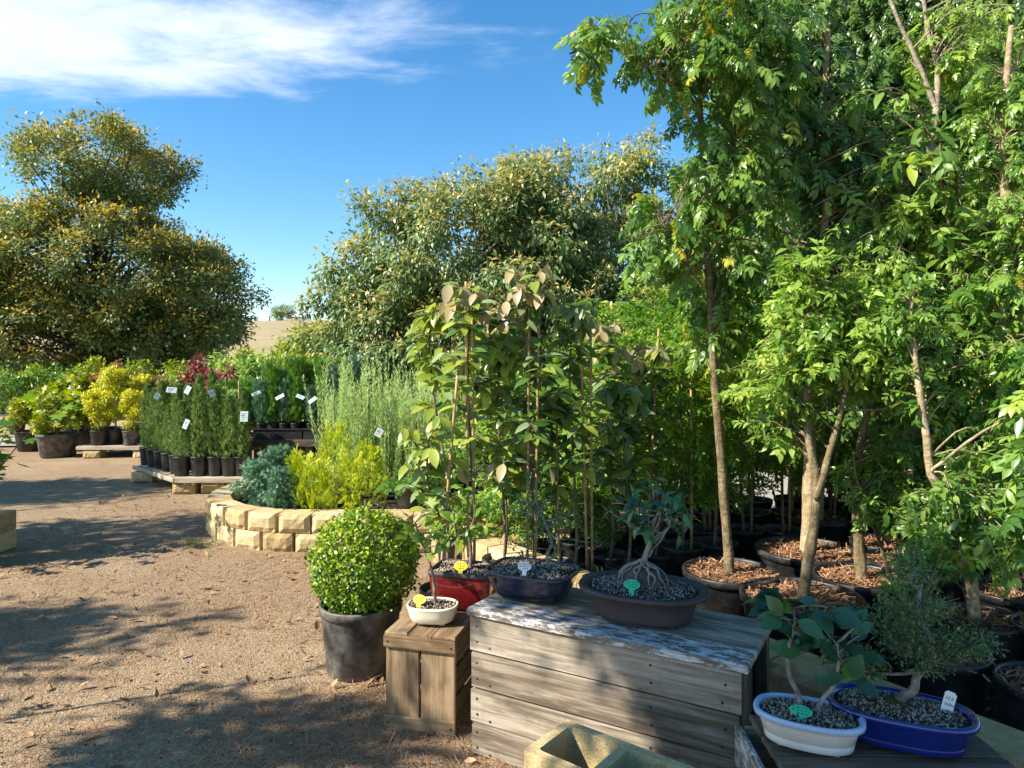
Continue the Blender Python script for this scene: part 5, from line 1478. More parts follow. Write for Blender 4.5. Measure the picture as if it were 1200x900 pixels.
# far hillside: bare-crowned tree, small trees, white shed
dd = 142.0
bz_ = far_z(lx(330, dd), dd)
tree('hilltop_tree', 'lone flat-crowned tree on the distant dry hill', 'tree', (lx(330, dd), dd, bz_), [(lx(330, dd), dd, bz_), (lx(330, dd), dd, bz_ + 1.4), (lx(331, dd), dd, bz_ + 2.6), (lx(332, dd), dd, bz_ + 4)], .28, 'bark_pale',
     [E(333, 364, dd, 13, 5.5), E(326, 368, dd, 7, 3.5), E(341, 368, dd, 6, 3)], 60, .55, 45, .30, 'leaf_grey', LEAFD, 61, 40, tipy=.2, droop=.2)
for i, (px, py, rx, ry) in enumerate(((330, 380, 8, 5), (316, 383, 9, 4), (347, 380, 4, 3), (361, 380, 5, 4), (300, 384, 9, 4))):
    zb = far_z(lx(px, dd + 4), dd + 4)
    tree('distant_tree', 'small dark tree on the distant hill crest, ' + ('behind the flat-crowned tree', 'left of the flat-crowned tree', 'beside the white shed', 'right of the white shed', 'at the edge of the big left tree')[i], 'tree', (lx(px, dd + 4), dd + 4, zb), [(lx(px, dd + 4), dd + 4, zb), (lx(px, dd + 4), dd + 4, zb + .8), (lx(px, dd + 4), dd + 4, zb + 1.5)], .15, 'bark_dark', [E(px, py, dd + 4, rx, ry)], 26, .5, 40, .32, 'leaf_grey', LEAFD, 70 + i, 8, group='small trees on the hill crest', tipy=.1)
sh = D(347, 383, 150)
t = thing('farm_shed', 'tiny white-roofed shed on the distant hilltop', 'shed', (sh[0], 150, far_z(sh[0], 150) - .1))
MB().box((0, 0, .55), (3.6, 3, 1.1)).build('wall', 'shed_grey', t)
m_ = MB(); m_.add([(-2, -1.7, 1.1), (2, -1.7, 1.1), (2, 0, 1.75), (-2, 0, 1.75), (2, 1.7, 1.1), (-2, 1.7, 1.1)], [(0, 1, 2, 3), (3, 2, 4, 5), (0, 3, 5), (1, 4, 2), (0, 5, 4, 1)]); m_.build('roof', 'shed_white', t)

for i, (px, d, k, sc) in enumerate(((548, 6.35, 1, .62), (575, 6.7, 2, .7), (600, 6.4, 1, .6), (632, 6.75, 0, .75), (660, 6.4, 1, .66), (690, 6.8, 2, .72), (720, 6.5, 1, .68), (560, 7.4, 0, .95), (615, 7.6, 1, 1.0), (668, 7.7, 1, 1.05), (728, 7.8, 0, 1.05), (590, 8.6, 1, 1.2), (700, 8.9, 1, 1.25), (785, 9.9, 1, 1.2), (835, 10.2, 0, 1.2))):
    z_ = .205 if d < 6.84 and lx(px, d) < 1.2 else .001
    potted('green_shrub', 'leafy potted shrub, %s of those seen between the bamboo-staked saplings' % (ORD + ['last'])[i], 'potted shrub', (lx(px, d), d, z_), POTS22 if d < 6.9 else POTS30, mid[k], None, 'leafy shrubs behind the staked saplings', i * 1.3, sc, 1.0)

for i, (px, d, k, sc, tl_) in enumerate(((528, 5.1, 1, .42, .9), (572, 5.2, 2, .48, 1.0), (604, 5.0, 1, .45, .95), (640, 5.15, 1, .50, 1.0), (672, 5.0, 2, .46, .9), (700, 4.9, 1, .42, .9))):
    potted('young_shrub', 'small leafy young shrub in a black pot, %s from the left before the block wall' % ORD[i], 'potted shrub', (lx(px, d), d, .04 if px > 660 else .001), POTS19, mid[k], None, 'small shrubs in front of the block wall', i * 1.9, sc, tl_)
# ================================================================== RIGHT-HAND BED
MULCH = {}
def tree_pot(t, r, h, seed=0):
    """A wide low tree pot filled with bark mulch."""
    round_pot(t, r, h, 'black_plastic', 'bark_mulch', 36, .84, .84, dome=.012)
    chips(t, np.random.default_rng(300 + seed), r, h * .84 + .004, int(900 * (r / .25) ** 2), .03, .085)
    return h * .84

def px_path(pts, d, dd=0.0):
    n = len(pts)
    return [D(p[0], p[1], d + dd * i / max(1, n - 1)) for i, p in enumerate(pts)]

def twigs_to(rg, trunks, ells, n, r0=.004, up=.1, keep=(0.25, 1.0)):
    """Twigs that leave the trunks and reach into the given ellipsoids."""
    T = np.concatenate([np.array(spline(p, 24))[int(24 * keep[0]):] for p in trunks])
    e = np.array(ells, float); w = (e[:, 3] * e[:, 4] * e[:, 5]) ** (2 / 3); w /= w.sum(); out = []
    for i in range(n):
        k = rg.choice(len(e), p=w); q = e[k, :3] + rdir(rg, 1)[0] * e[k, 3:6] * rg.random() ** .45
        dv = q - T; cost = np.linalg.norm(dv, axis=1) + np.maximum(0, -(dv[:, 2])) * 1.2 + rg.random(len(T)) * .38
        s = T[int(np.argmin(cost))]
        L = np.linalg.norm(q - s)
        m = s * .5 + q * .5 + np.array([0, 0, (up + .12) * L]) + rg.normal(size=3) * .06 * L
        out.append(np.array(spline([tuple(s), tuple(m), tuple(q)], 9)))
    return out

def pot_tree(label, pot, trunks, radii, barkm, ells, ntw, per, size, leafm, seed, npart=300, twf=99, name='potted_tree', tpls=PINS, t=.06, droop=.5, lo=.35, group='tree saplings in wide black pots', cat='potted tree', up=.1, spread=.5):
    """A young tree in its pot; the leaves that stand nearest the camera are parts of their own."""
    r2 = np.random.default_rng(seed)
    b = (pot[0], pot[1], 0.036)
    th = thing(name, label, cat, b, 0, group); B = np.array(b)
    if pot[2]: tree_pot(th, pot[2], pot[3], seed)
    mb = MB(); sol = []
    for p, (a, c) in zip(trunks, radii):
        s = spline(p, 22); sol.append(s); mb.tube([tuple(np.array(q) - B) for q in s], [x * (1 + .07 * math.sin(i * 2.1 + seed)) for i, x in enumerate(taper(a, c, 22))], 10)
    tw = twigs_to(r2, trunks[:twf], ells, ntw, up=up)
    P, X = [], []
    for w_ in tw:
        L = np.linalg.norm(w_[-1] - w_[0]); mb.tube([tuple(q - B) for q in w_], taper(min(.011, .0035 + .007 * L), .0014, 9), 5, cap=False)
        p, dr = along(r2, w_, per, lo, 1.0); P.append(p); X.append(dr)
    mb.rough(.006, 7); mb.build('trunk', barkm, th)
    P = np.concatenate(P); n = len(P)
    X = np.concatenate(X) * .6 + rdir(r2, n) * np.array([1, 1, .6]) * spread * 2 + (0, 0, -droop)
    X = unit(X); Nn = rdir(r2, n) * .5 + (0, -.15, 1); S = r2.uniform(.6, 1.3, n) * size
    V = np.clip(r2.random(n) ** 1.1, 0, 1); Tt = (r2.random(n) < t) * r2.uniform(.5, 1, n)
    order = np.argsort(P[:, 1]); near, rest = order[:npart], order[npart:]
    if npart:
        vs = []
        for i, tp in enumerate(tpls):
            for v in (.08, .35, .65, .95): vs.append(Cloud().add(tp, [(0, 0, 0)], (1, 0, 0), (0, 0, 1), 1.0, v).mesh('leaf', leafm))
        vt = [Cloud().add(tp, [(0, 0, 0)], (1, 0, 0), (0, 0, 1), 1.0, .8, .9).mesh('leaf', leafm) for tp in tpls]
        for i in near:
            me = vt[r2.integers(len(vt))] if Tt[i] > 0 else vs[r2.integers(len(vs))]
            put_leaf(me, 'leaf', th, P[i], X[i], Nn[i], S[i], b)
    if len(rest):
        c = Cloud()
        for i in range(len(tpls)):
            s = rest[i::len(tpls)]; c.add(tpls[i], P[s] - B, X[s], Nn[s], S[s], V[s], Tt[s])
        c.build('foliage', leafm, th, 'stuff')
    return th

WHORL = []
def tpl_whorl(n=5, ll=.55, w=.42, seed=0, curl=.2):
    """A twig end with simple leaves set along it."""
    r2 = np.random.default_rng(seed); V, T = [], []; lv, lt = tpl_leaf(w, 2, .1, curl)
    for i in range(n):
        x = .08 + .6 * i / max(1, n - 1); a = i * 2.4 + r2.uniform(-.4, .4)
        d = np.array([.7, math.cos(a) * .9, math.sin(a) * .55 - .1 + r2.uniform(-.3, .3)]); d /= np.linalg.norm(d)
        up = np.array([.1, 0, 1.0]); y = np.cross(up, d); y /= np.linalg.norm(y); z = np.cross(d, y); k = len(V); L = ll * r2.uniform(.6, 1.2)
        for q in lv: V.append(np.array([x, 0, 0]) + L * (q[0] * d + q[1] * y + q[2] * z))
        T.extend([tuple(j + k for j in f) for f in lt])
    k = len(V); V.extend([np.array(q) for q in ((0, .008, 0), (0, -.008, 0), (.7, .005, 0), (.7, -.005, 0))]); T.extend([(k, k + 1, k + 3), (k, k + 3, k + 2)])
    return np.array(V), np.array(T, int)
SPR = [tpl_whorl(6, .5, .42, 1, .2), tpl_whorl(5, .56, .44, 2, .4), tpl_whorl(7, .44, .38, 3, .05), tpl_whorl(4, .60, .40, 4, .3), tpl_whorl(8, .38, .44, 5, .15)]

dA = 4.05
A_tr = px_path([(856, 690), (850, 600), (839, 460), (829, 300), (822, 150), (816, 0), (812, -130)], dA, .1)
A_l = px_path([(826, 112), (790, 100), (745, 72), (700, 45), (668, 62)], dA - .05, -.35)
A_r = px_path([(828, 260), (850, 190), (880, 120), (905, 40)], dA, .2)
A_m = px_path([(833, 350), (800, 300), (775, 262)], dA, -.2)
pot_tree('tall slender tree with leaves hanging against the sky, in the pot behind the brown bonsai', (1.245, dA, .265, .31), [A_tr, A_l, A_r, A_m], [(.029, .009), (.008, .003), (.008, .003), (.007, .003)], 'bark_olive',
         [E(830, 50, dA, 75, 110, 85), E(705, 50, dA - .3, 46, 50, 40), E(785, 270, dA - .1, 50, 55, 60), E(885, 70, dA + .1, 75, 110, 70), E(762, 60, dA - .1, 30, 50, 40), E(880, 230, dA, 60, 90, 60), E(835, 200, dA - .1, 50, 50, 50), E(840, 360, dA + .2, 60, 60, 50)], 330, 7, .145, 'leaf_pinnate', 401, 300, t=.03, droop=.6)

dB = 3.62
B_l = px_path([(938, 716), (948, 650), (958, 580), (948, 520), (943, 470), (948, 400), (940, 330)], dB, .1)
B_r = px_path([(957, 585), (972, 530), (988, 470), (1000, 430), (1012, 380)], dB, .1)
B_t = px_path([(985, 480), (1040, 478), (1100, 440), (1160, 412), (1210, 392)], dB + .05, -.1)
pot_tree('forked olive-barked tree in the wide pot behind the white bonsai pot', (1.475, dB, .30, .31), [B_l, B_r, B_t], [(.031, .009), (.020, .007), (.007, .003)], 'bark_olive',
         [E(930, 410, dB + .1, 62, 62, 60), E(895, 470, dB + .2, 60, 55, 50), E(1010, 450, dB + .3, 50, 40, 50), E(1010, 390, dB + .1, 60, 70, 60), E(960, 330, dB + .1, 60, 50, 50)], 260, 6, .105, 'leaf_lime', 402, 300, tpls=SPR, t=.05, droop=.35)
dC = 4.5
C_tr = px_path([(945, 668), (949, 560), (949, 470), (956, 380), (968, 250), (965, 130), (975, -20)], dC, .15)
C_2 = px_path([(957, 380), (935, 300), (915, 210), (905, 120)], dC, .2)
pot_tree('thick pale-trunked tree in the wide pot directly behind the forked one', (1.87, dC, .31, .31), [C_tr, C_2], [(.045, .016), (.014, .006)], 'bark_pale',
         [E(960, 180, dC + .1, 90, 90, 80), E(930, 60, dC + .2, 90, 90, 80), E(1000, 300, dC + .2, 70, 60, 70), E(900, 300, dC + .3, 50, 50, 60)], 230, 6, .175, 'leaf_dark', 403, 120, t=.02, droop=.8)
dD = 3.98
D_tr = px_path([(1012, 712), (1006, 630), (1004, 560), (1012, 500), (1030, 440), (1040, 360)], dD, .1)
D_2 = px_path([(1047, 712), (1036, 650), (1018, 600), (1004, 560), (1000, 530)], dD - .1, 0)
D_3 = px_path([(1038, 655), (1060, 632), (1085, 622)], dD - .1, 0)
pot_tree('dark-stemmed sapling with a thin bent side stem right of the forked tree', (1.955, dD, .25, .30), [D_tr, D_2, D_3], [(.034, .010), (.012, .005), (.006, .003)], 'bark_olive',
         [E(1040, 560, dD, 60, 50, 50), E(1040, 400, dD + .1, 70, 80, 60), E(1075, 610, dD - .2, 50, 32, 40)], 250, 6, .10, 'leaf_mid', 404, 300, tpls=SPR, t=.10, droop=.3)
dH = 3.35
H_tr = px_path([(1143, 738), (1134, 650), (1112, 592), (1091, 555), (1083, 495), (1075, 437), (1069, 390), (1066, 350)], dH, .05)
H_b = px_path([(1090, 552), (1130, 520), (1170, 497), (1225, 472)], dH, -.1)
pot_tree('slim pale trunk leaning left into the leaves, right of the blue bonsai', (lx(1146, dH), dH, .2, .30), [H_tr, H_b], [(.028, .008), (.008, .004)], 'bark_pale',
         [E(1110, 600, dH - .1, 70, 40, 40), E(1160, 560, dH, 50, 50, 50), E(1170, 640, dH - .15, 40, 32, 30), E(1085, 450, dH + .15, 60, 50, 30), E(1066, 365, dH + .05, 45, 40, 30)], 95, 6, .095, 'leaf_mid', 405, 300, 1, tpls=SPR, t=.05, droop=.4)
dI = 4.3
I_tr = px_path([(1062, 690), (1064, 560), (1066, 440), (1072, 330), (1084, 220), (1097, 127)], dI, .1)
I_1 = px_path([(1097, 130), (1078, 80), (1056, 30), (1034, -20)], dI + .1, .05)
I_2 = px_path([(1097, 130), (1098, 80), (1086, 30), (1078, -40)], dI + .1, .05)
I_3 = px_path([(1094, 165), (1072, 130), (1040, 112)], dI + .1, -.1)
I_4 = px_path([(1095, 172), (1130, 160), (1165, 135), (1215, 108)], dI + .1, .1)
pot_tree('slim grey-trunked tree forking near the top right of the picture', (lx(1062, dI), dI, .24, .30), [I_tr, I_1, I_2, I_3, I_4], [(.034, .020), (.016, .010), (.018, .010), (.010, .005), (.007, .004)], 'bark_grey',
         [E(1030, 250, dI, 85, 60, 70), E(1120, 255, dI - .1, 80, 65, 70), E(1060, 330, dI, 90, 60, 70), E(1010, 320, dI - .1, 60, 50, 60), E(1130, 50, dI + .2, 80, 60, 70)], 340, 7, .105, 'leaf_lime', 406, 300, t=.03, droop=.4)
dJ = 3.75
J_tr = px_path([(1182, 722), (1184, 640), (1178, 560), (1170, 430), (1180, 300), (1175, 160), (1185, 30)], dJ, .1)
pot_tree('pale-barked tree at the right edge with bright leaflets hanging low', (lx(1184, dJ), dJ, .22, .30), [J_tr], [(.040, .014)], 'bark_pale',
         [E(1160, 430, dJ, 60, 70, 60), E(1190, 300, dJ, 60, 90, 60), E(1170, 560, dJ - .1, 50, 60, 50), E(1190, 150, dJ + .1, 60, 100, 60), E(1140, 500, dJ, 50, 40, 40)], 260, 7, .115, 'leaf_pinnate', 407, 300, t=.03, droop=.5)
pot_tree('low shrub with a cut brown stump in the pot behind the blue bonsai', (1.785, 2.98, .195, .30), [[(1.70, 2.98, .26), (1.69, 2.98, .38), (1.71, 2.98, .47)]], [(.022, .014)], 'bark_olive',
         [E(1070, 700, 2.98, 45, 42, 30), E(1100, 650, 3.1, 40, 30, 30)], 22, 4, .12, 'leaf_mid', 408, 60, tpls=SPR, t=.1, droop=.2)
pot_tree('empty-looking mulch pot with one bent twig at the lower right edge', (2.03, 2.66, .19, .30), [[(2.06, 2.66, .26), (2.07, 2.66, .5), (2.15, 2.68, .75)]], [(.010, .004)], 'bark_brown',
         [(2.2, 2.7, .95, .15, .15, .12)], 8, 4, .18, 'leaf_bright', 409, 20, t=.05)
pot_tree('leafy sapling in a mulch pot at the far right edge', (2.47, 3.18, .2, .31), [[(2.47, 3.18, .26), (2.45, 3.18, .7), (2.5, 3.2, 1.3), (2.45, 3.25, 1.9)]], [(.024, .008)], 'bark_pale',
         [E(1185, 620, 3.15, 40, 50, 40), E(1215, 480, 3.2, 40, 90, 40)], 34, 4, .19, 'leaf_mid', 410, 60, t=.05)

# pots farther back in the bed, each with its young tree
back = [(2.45, 4.1, 'mid'), (2.95, 3.95, 'pin'), (2.5, 4.75, 'dark'), (3.05, 4.6, 'mid'), (2.85, 5.3, 'dark'), (3.5, 4.9, 'pin'), (3.35, 5.7, 'dark'), (2.35, 5.45, 'mid'), (3.6, 4.25, 'mid'), (4.1, 5.4, 'dark')]
for i, (x, y, k) in enumerate(back):
    r2 = np.random.default_rng(430 + i); h = 1.9 + .35 * r2.random() + .2 * (y - 4)
    tr = [(x, y, .26), (x + r2.uniform(-.05, .05), y, .9), (x + r2.uniform(-.12, .12), y + .05, 1.6), (x + r2.uniform(-.2, .2), y, h + .4)]
    el = [(x + r2.uniform(-.15, .15), y - .1, h - .2, .42, .4, .5), (x + r2.uniform(-.3, .3), y - .1, h + .5, .45, .4, .5), (x, y - .1, 1.15, .34, .3, .35)]
    mt = {'mid': 'leaf_mid', 'pin': 'leaf_pinnate', 'dark': 'leaf_dark'}[k]
    pot_tree('young %s potted tree, %s of those crowding the back of the right bed' % ({'mid': 'mid-green', 'pin': 'bright-leaved', 'dark': 'dark-leaved'}[k], ORD[i]), (x, y, .22, .29), [tr], [(.026 + .01 * r2.random(), .008)], ('bark_olive', 'bark_pale', 'bark_brown')[i % 3], el, 60, 4, .21 if k != 'mid' else .16, mt, 440 + i, 0, tpls=SPR if k == 'mid' else PINS, t=.05)

# tall dark trees that close the right side
for i, (ex, tx, d, lab, mt) in enumerate((
        ([E(930, 120, 6.9, 75, 140, 90), E(900, 300, 6.9, 62, 90, 80), E(960, 30, 7.0, 90, 120, 90)], 930, 6.9, 'tall dark evergreen at the left of the dense wall of trees', 'leaf_dark'),
        ([E(1040, 80, 6.5, 110, 150, 100), E(1010, 280, 6.6, 85, 120, 90), E(1050, 420, 6.7, 100, 90, 90)], 1035, 6.6, 'tall dark evergreen in the middle of the dense wall of trees', 'leaf_dark'),
        ([E(1160, 60, 6.7, 110, 160, 100), E(1170, 280, 6.4, 100, 130, 90), E(1180, 440, 6.3, 90, 90, 80)], 1165, 6.6, 'tall dark evergreen at the right of the dense wall of trees', 'leaf_dark'),
        ([E(1270, 120, 6.2, 100, 200, 90), E(1260, 380, 6.0, 90, 140, 80)], 1265, 6.2, 'tall dark evergreen just past the right edge', 'leaf_dark'),
        ([E(1090, 180, 8.4, 180, 220, 120), E(980, 330, 8.2, 90, 110, 90), E(1120, 480, 8.2, 170, 110, 90)], 1085, 8.4, 'broad evergreen filling the gaps behind the dark wall of trees', 'leaf_mid'))):
    tree('evergreen_tree', lab, 'tree', (lx(tx, d), d, 0), [(lx(tx, d), d, 0), (lx(tx + 6, d), d, 1.4), (lx(tx - 4, d), d, 2.8), (lx(tx, d), d, 4.4)], .075, 'bark_grey', ex, 150, .34, 62, .165, mt, PINS[i % 3], 500 + i, 60, tipy=.12, droop=.7, flat=.9)
for i, (px, py, d, rx, ry) in enumerate(((1060, 560, 6.0, 70, 50), (1180, 570, 5.6, 80, 55), (1110, 520, 7.2, 120, 60), (985, 520, 7.0, 50, 44))):
    c = D(px, py, d)
    tree('shrub', ('dark shrub filling the foot of the right bed behind the tree pots', 'dark shrub at the right edge behind the pale trunk', 'dark shrub under the tall evergreens', 'small dark shrub beyond the pale thick trunk')[i], 'shrub', (c[0], d, 0.036), [(c[0], d, 0.03), (c[0], d, .3), (c[0] + .1, d, c[2])], .03, 'bark_dark', [E(px, py, d, rx, ry)], 40, .2, 130, .065, 'leaf_dark', LEAF2, 520 + i, 14, tipy=.2)

# ================================================================== BROAD-LEAVED SAPLINGS WITH BAMBOO STAKES
BL = {}
for nm, w, mt in (('green', .42, 'leaf_broad'), ('tan', .44, 'leaf_tan'), ('olive', .44, 'leaf_olive'), ('sage', .36, 'leaf_sagebroad')):
    BL[nm] = [Cloud().add(tpl_leaf(w, 4, .12, a, .46, .09), [(0, 0, 0)], (1, 0, 0), (0, 0, 1), 1.0, v, t).mesh('leaf', mt) for v, t, a in ((.05, 0, .2), (.35, 0, .3), (.7, .1, .15), (.95, .4, .25))]
SPOT = pot_meshes(.14, .26, 'black_plastic', 24)
def sapling(label, px, d, ytop, ylow, w, n, pal_, stakes, seed, top='tan', size=.13, base_px=None):
    r2 = np.random.default_rng(seed); x = lx(base_px or px, d)
    t = thing('broadleaf_sapling', label, 'potted sapling', (x, d, .001), 0, 'broad-leaved saplings tied to bamboo stakes'); B = (x, d, .001)
    link('pot', SPOT[0], t); link('soil', SPOT[1], t)
    zt, zl = D(px, ytop, d)[2], D(px, ylow, d)[2]
    st = spline([(x, d, .2), (x + .02, d, .5), (lx(px, d) - .02, d + .02, (zl + zt) / 2), (lx(px, d), d, zt - .05)], 20)
    mb = MB(); mb.tube([tuple(Vector(q) - Vector(B)) for q in st], taper(.011, .004, 20), 7)
    sa = np.array(st); hi = sa[sa[:, 2] > zl]
    for b in range(max(12, n // 5)):
        f = (b + r2.random()) / max(12, n // 5); s = hi[int(f * (len(hi) - 1))]; a = b * 2.4 + r2.uniform(-.5, .5)
        L = w * r2.uniform(.5, 1.1) * (1.05 - .55 * f)
        lb_ = limb(r2, s, (math.cos(a), math.sin(a) * .8, .7), L, 6, .35, .12)
        mb.tube([tuple(q - np.array(B)) for q in lb_], taper(.0045, .0018, 6), 5)
        k = 12
        for j in range(k):
            u = j / (k - 1); q = lb_[min(5, int(.2 * 5 + u * .85 * 5))]; an = a + j * 2.4 + r2.uniform(-.4, .4)
            young = (f > .72 and j > 5) or r2.random() < .05
            nm = (top if young else pal_[r2.integers(len(pal_))])
            dr = -.95 if young else r2.uniform(-.55, .35)
            X = np.array([math.cos(an), math.sin(an), dr])
            put_leaf(BL[nm][r2.integers(4)], 'leaf', t, q, X, (r2.uniform(-.5, .5), r2.uniform(-.9, .2), 1.0), size * r2.uniform(.7, 1.2), B)
    mb.build('stem', 'bark_brown', t)
    for sx0, sy0, sx1, sy1 in stakes:
        a, b = Vector(D(sx0, sy0, d - .03)) - Vector(B), Vector(D(sx1, sy1, d - .02)) - Vector(B)
        if a.z > .2: a = a + (b - a) * ((.2 - a.z) / (b.z - a.z))
        MB().tube([tuple(a + (b - a) * i / 7) for i in range(8)], [.0088, .0080, .0086, .0078, .0082, .0076, .0080, .0074], 7).build('stake', 'bamboo', t)
    return t
G_, O_, T_, S_ = 'green', 'olive', 'tan', 'sage'
sapling('tan-tipped broad-leaved sapling on two bamboo stakes above the red pot', 552, 4.15, 322, 560, .28, 108, [G_, G_, O_, S_], [(549, 665, 546, 330), (556, 665, 553, 345)], 600)
sapling('tan-tipped broad-leaved sapling behind the navy bonsai, tallest of its row', 622, 4.2, 312, 560, .30, 117, [G_, G_, G_, S_], [(618, 668, 620, 360), (627, 668, 632, 350)], 601)
sapling('broad-leaved sapling with pale hanging leaves above the brown bonsai', 672, 4.35, 345, 560, .28, 99, [G_, G_, S_, O_], [(694, 668, 692, 380), (688, 668, 680, 360)], 602, top='sage')
sapling('shorter broad-leaved sapling with olive leaves between the stakes', 590, 4.6, 350, 580, .26, 90, [G_, G_, O_], [], 603)
sapling('low yellow-green broad-leaved sapling leaning on a stake over the boxwood', 505, 4.0, 485, 640, .25, 72, [O_, G_, S_], [(517, 668, 536, 440)], 604, top='olive', size=.115, base_px=520)
sapling('broad-leaved sapling with a tan tip right of the tallest one', 715, 4.7, 372, 570, .27, 90, [G_, G_, S_], [], 605)
sapling('small dark broad-leaved sapling under the tan-tipped trees', 650, 4.5, 450, 600, .26, 81, [G_], [(655, 660, 652, 470)], 606, top='green')
sapling('yellow-tipped broad-leaved sapling left of the tan-tipped ones', 508, 4.35, 350, 520, .20, 63, [G_, O_, O_], [], 607, top='olive', base_px=530)
sapling('leafy broad-leaved sapling right behind the brown bonsai', 735, 4.45, 440, 590, .26, 90, [G_, G_, S_], [], 609, top='green')
sapling('leafy broad-leaved sapling between the two tallest tan-tipped ones', 588, 4.3, 380, 590, .26, 90, [G_, O_, S_], [], 610, top='olive')
sapling('broad-leaved sapling with green tips near the slender tall tree', 768, 4.75, 395, 560, .26, 81, [G_, S_, G_], [(757, 668, 772, 385)], 608, top='tan')

# ================================================================== ROWS OF BLACK POTS WITH SLIM SAPLINGS
POTS16 = pot_meshes(.155, .27, 'black_plastic', 26)
def slim_mesh(seed, mat, h0, h1, r, n, size):
    r2 = np.random.default_rng(seed); f = r2.random(n); z = h0 + (h1 - h0) * f; a = r2.uniform(0, 6.28, n)
    prof = np.sin(np.pi * np.clip(f * .9 + .08, 0, 1)) ** .7; rad = r * prof * np.sqrt(r2.uniform(.05, 1, n)) * (1 + .3 * np.sin(a * 2 + f * 9 + seed))
    P = np.stack([np.cos(a) * rad, np.sin(a) * rad, z], 1)
    X = np.stack([np.cos(a), np.sin(a), np.full(n, .1)], 1) + rdir(r2, n) * .7; Nn = rdir(r2, n) * .6 + (0, 0, 1)
    c = Cloud()
    for i in range(3): c.add(SPR[i], P[i::3], X[i::3], Nn[i::3], r2.uniform(.75, 1.2, len(P[i::3])) * size, np.clip(r2.random(len(P[i::3])) * .7 + .3 * (rad[i::3] / r), 0, 1), (r2.random(len(P[i::3])) < .12) * .8)
    return c.mesh('foliage', mat)
SLIM = [slim_mesh(700 + i, ('leaf_lime', 'leaf_mid', 'leaf_bright', 'leaf_lime')[i], .28, 1.55 + .1 * i, .30, 380, .105) for i in range(4)]
SST = [MB().tube(spline([(0, 0, 0), (.02 * s, .01, .4), (-.015 * s, 0, .9), (0.01, 0, 1.4)], 10), taper(.013, .005, 10), 7).mesh('stem', b) for s, b in ((1, 'bark_brown'), (-1, 'bark_olive'))]
STK = MB().tube([(0, 0, 0), (.004, 0, .5), (.0, .004, 1.0), (.006, 0, 1.45)], .009, 6).mesh('stake', 'bamboo')
rows = [(4.78, [800, 838], 'first'), (5.25, [690, 735, 782, 826, 872, 918], 'second'), (5.75, [705, 748, 792, 835, 880, 925, 972], 'third'), (6.3, [715, 760, 800, 842, 884, 928, 972], 'fourth')]
r2 = np.random.default_rng(710)
for d, xs_, nm in rows:
    for i, px in enumerate(xs_):
        dd_ = d + r2.uniform(-.06, .06); t = thing('slim_sapling', 'slim potted sapling, %s from the left in the %s row behind the bonsai' % (ORD[i], nm), 'potted sapling', (lx(px, dd_), dd_, .036), r2.uniform(0, 6), 'slim saplings in rows of black pots')
        link('pot', POTS16[0], t); link('soil', POTS16[1], t)
        k = int(r2.integers(4)); s = r2.uniform(.9, 1.1)
        o = link('foliage', SLIM[k], t); o.location = (0, 0, POTS16[2] - .01); o.scale = (s, s, s * r2.uniform(.95, 1.1))
        o = link('stem', SST[k % 2], t); o.location = (0, 0, POTS16[2] - .02)
        if r2.random() < .85:
            o = link('stake', STK, t); o.location = (.04, -.04, POTS16[2] - .05)

# ================================================================== LITTER ON THE GROUND
r2 = np.random.default_rng(800)
def spread(n, x0, x1, y0, y1, noise_gain=0.0, seed=0):
    out = []
    while len(out) < n:
        x, y = r2.uniform(x0, x1), y0 + (y1 - y0) * r2.random() ** 1.4
        if noise_gain and mnoise.noise(Vector((x * 1.5 + seed, y * 1.5, seed))) * noise_gain + .5 < r2.random(): continue
        if x > WA.x + (WA.y - y) * .70 - .06 and y < 5.5: continue          # inside the right bed
        if (x - CB.x) ** 2 + (y - CB.y) ** 2 < (RB + .02) ** 2 or (x > CB.x - .1 and y > CB.y - RB - .02): continue
        out.append((x, y, gz(x, y)))
    return np.array(out)
for mt, n, s0, s1 in (('stone_tan', 5200, .005, .016), ('stone_pale', 2600, .005, .018), ('stone_dark', 2600, .005, .017)):
    P = spread(n, -4.6, 1.0, 1.9, 8.5, .6, n * .01)
    c = Cloud()
    for i in range(3):
        q = P[i::3]; c.add(tpl_stone(30 + i), q + (0, 0, .002), rdir(r2, len(q)), rdir(r2, len(q)), s0 + (s1 - s0) * r2.random(len(q)) ** 3, .5)
    c.build('pebbles', mt, None, 'stuff')
P = spread(15000, -4.4, .8, 1.9, 8.0, 2.2, 3.0); n = len(P); X = rdir(r2, n); X[:, 2] *= .12
Cloud().add(tpl_blade(.038), P + (0, 0, .006), X, rdir(r2, n) * .2 + (0, 0, 1), r2.uniform(.04, .12, n), r2.random(n)).build('pine_needles', 'needle_red', None, 'stuff')
P = spread(3600, -1.2, .3, 2.1, 3.4, .8, 5.0); n = len(P); X = rdir(r2, n); X[:, 2] *= .2
Cloud().add(tpl_blade(.03), P + (0, 0, .008), X, rdir(r2, n) * .2 + (0, 0, 1), r2.uniform(.05, .13, n), r2.random(n)).build('pine_needles', 'needle_red', None, 'stuff')
P = spread(650, -4.4, .6, 1.9, 8.0, .5, 9.0); n = len(P); X = rdir(r2, n); X[:, 2] *= .2
Cloud().add(tpl_leaf(.5, 2, .25, -.3), P + (0, 0, .008), X, rdir(r2, n) * .4 + (0, 0, 1), r2.uniform(.025, .065, n), r2.random(n)).build('fallen_leaves', 'leaf_dead', None, 'stuff')
P = np.array([(x, y, .04) for x, y in zip(r2.uniform(-.3, 4.2, 2600), r2.uniform(2.6, 6.6, 2600)) if x > WA.x + (WA.y - y) * .70 + .3]); n = len(P); X = rdir(r2, n); X[:, 2] *= .2
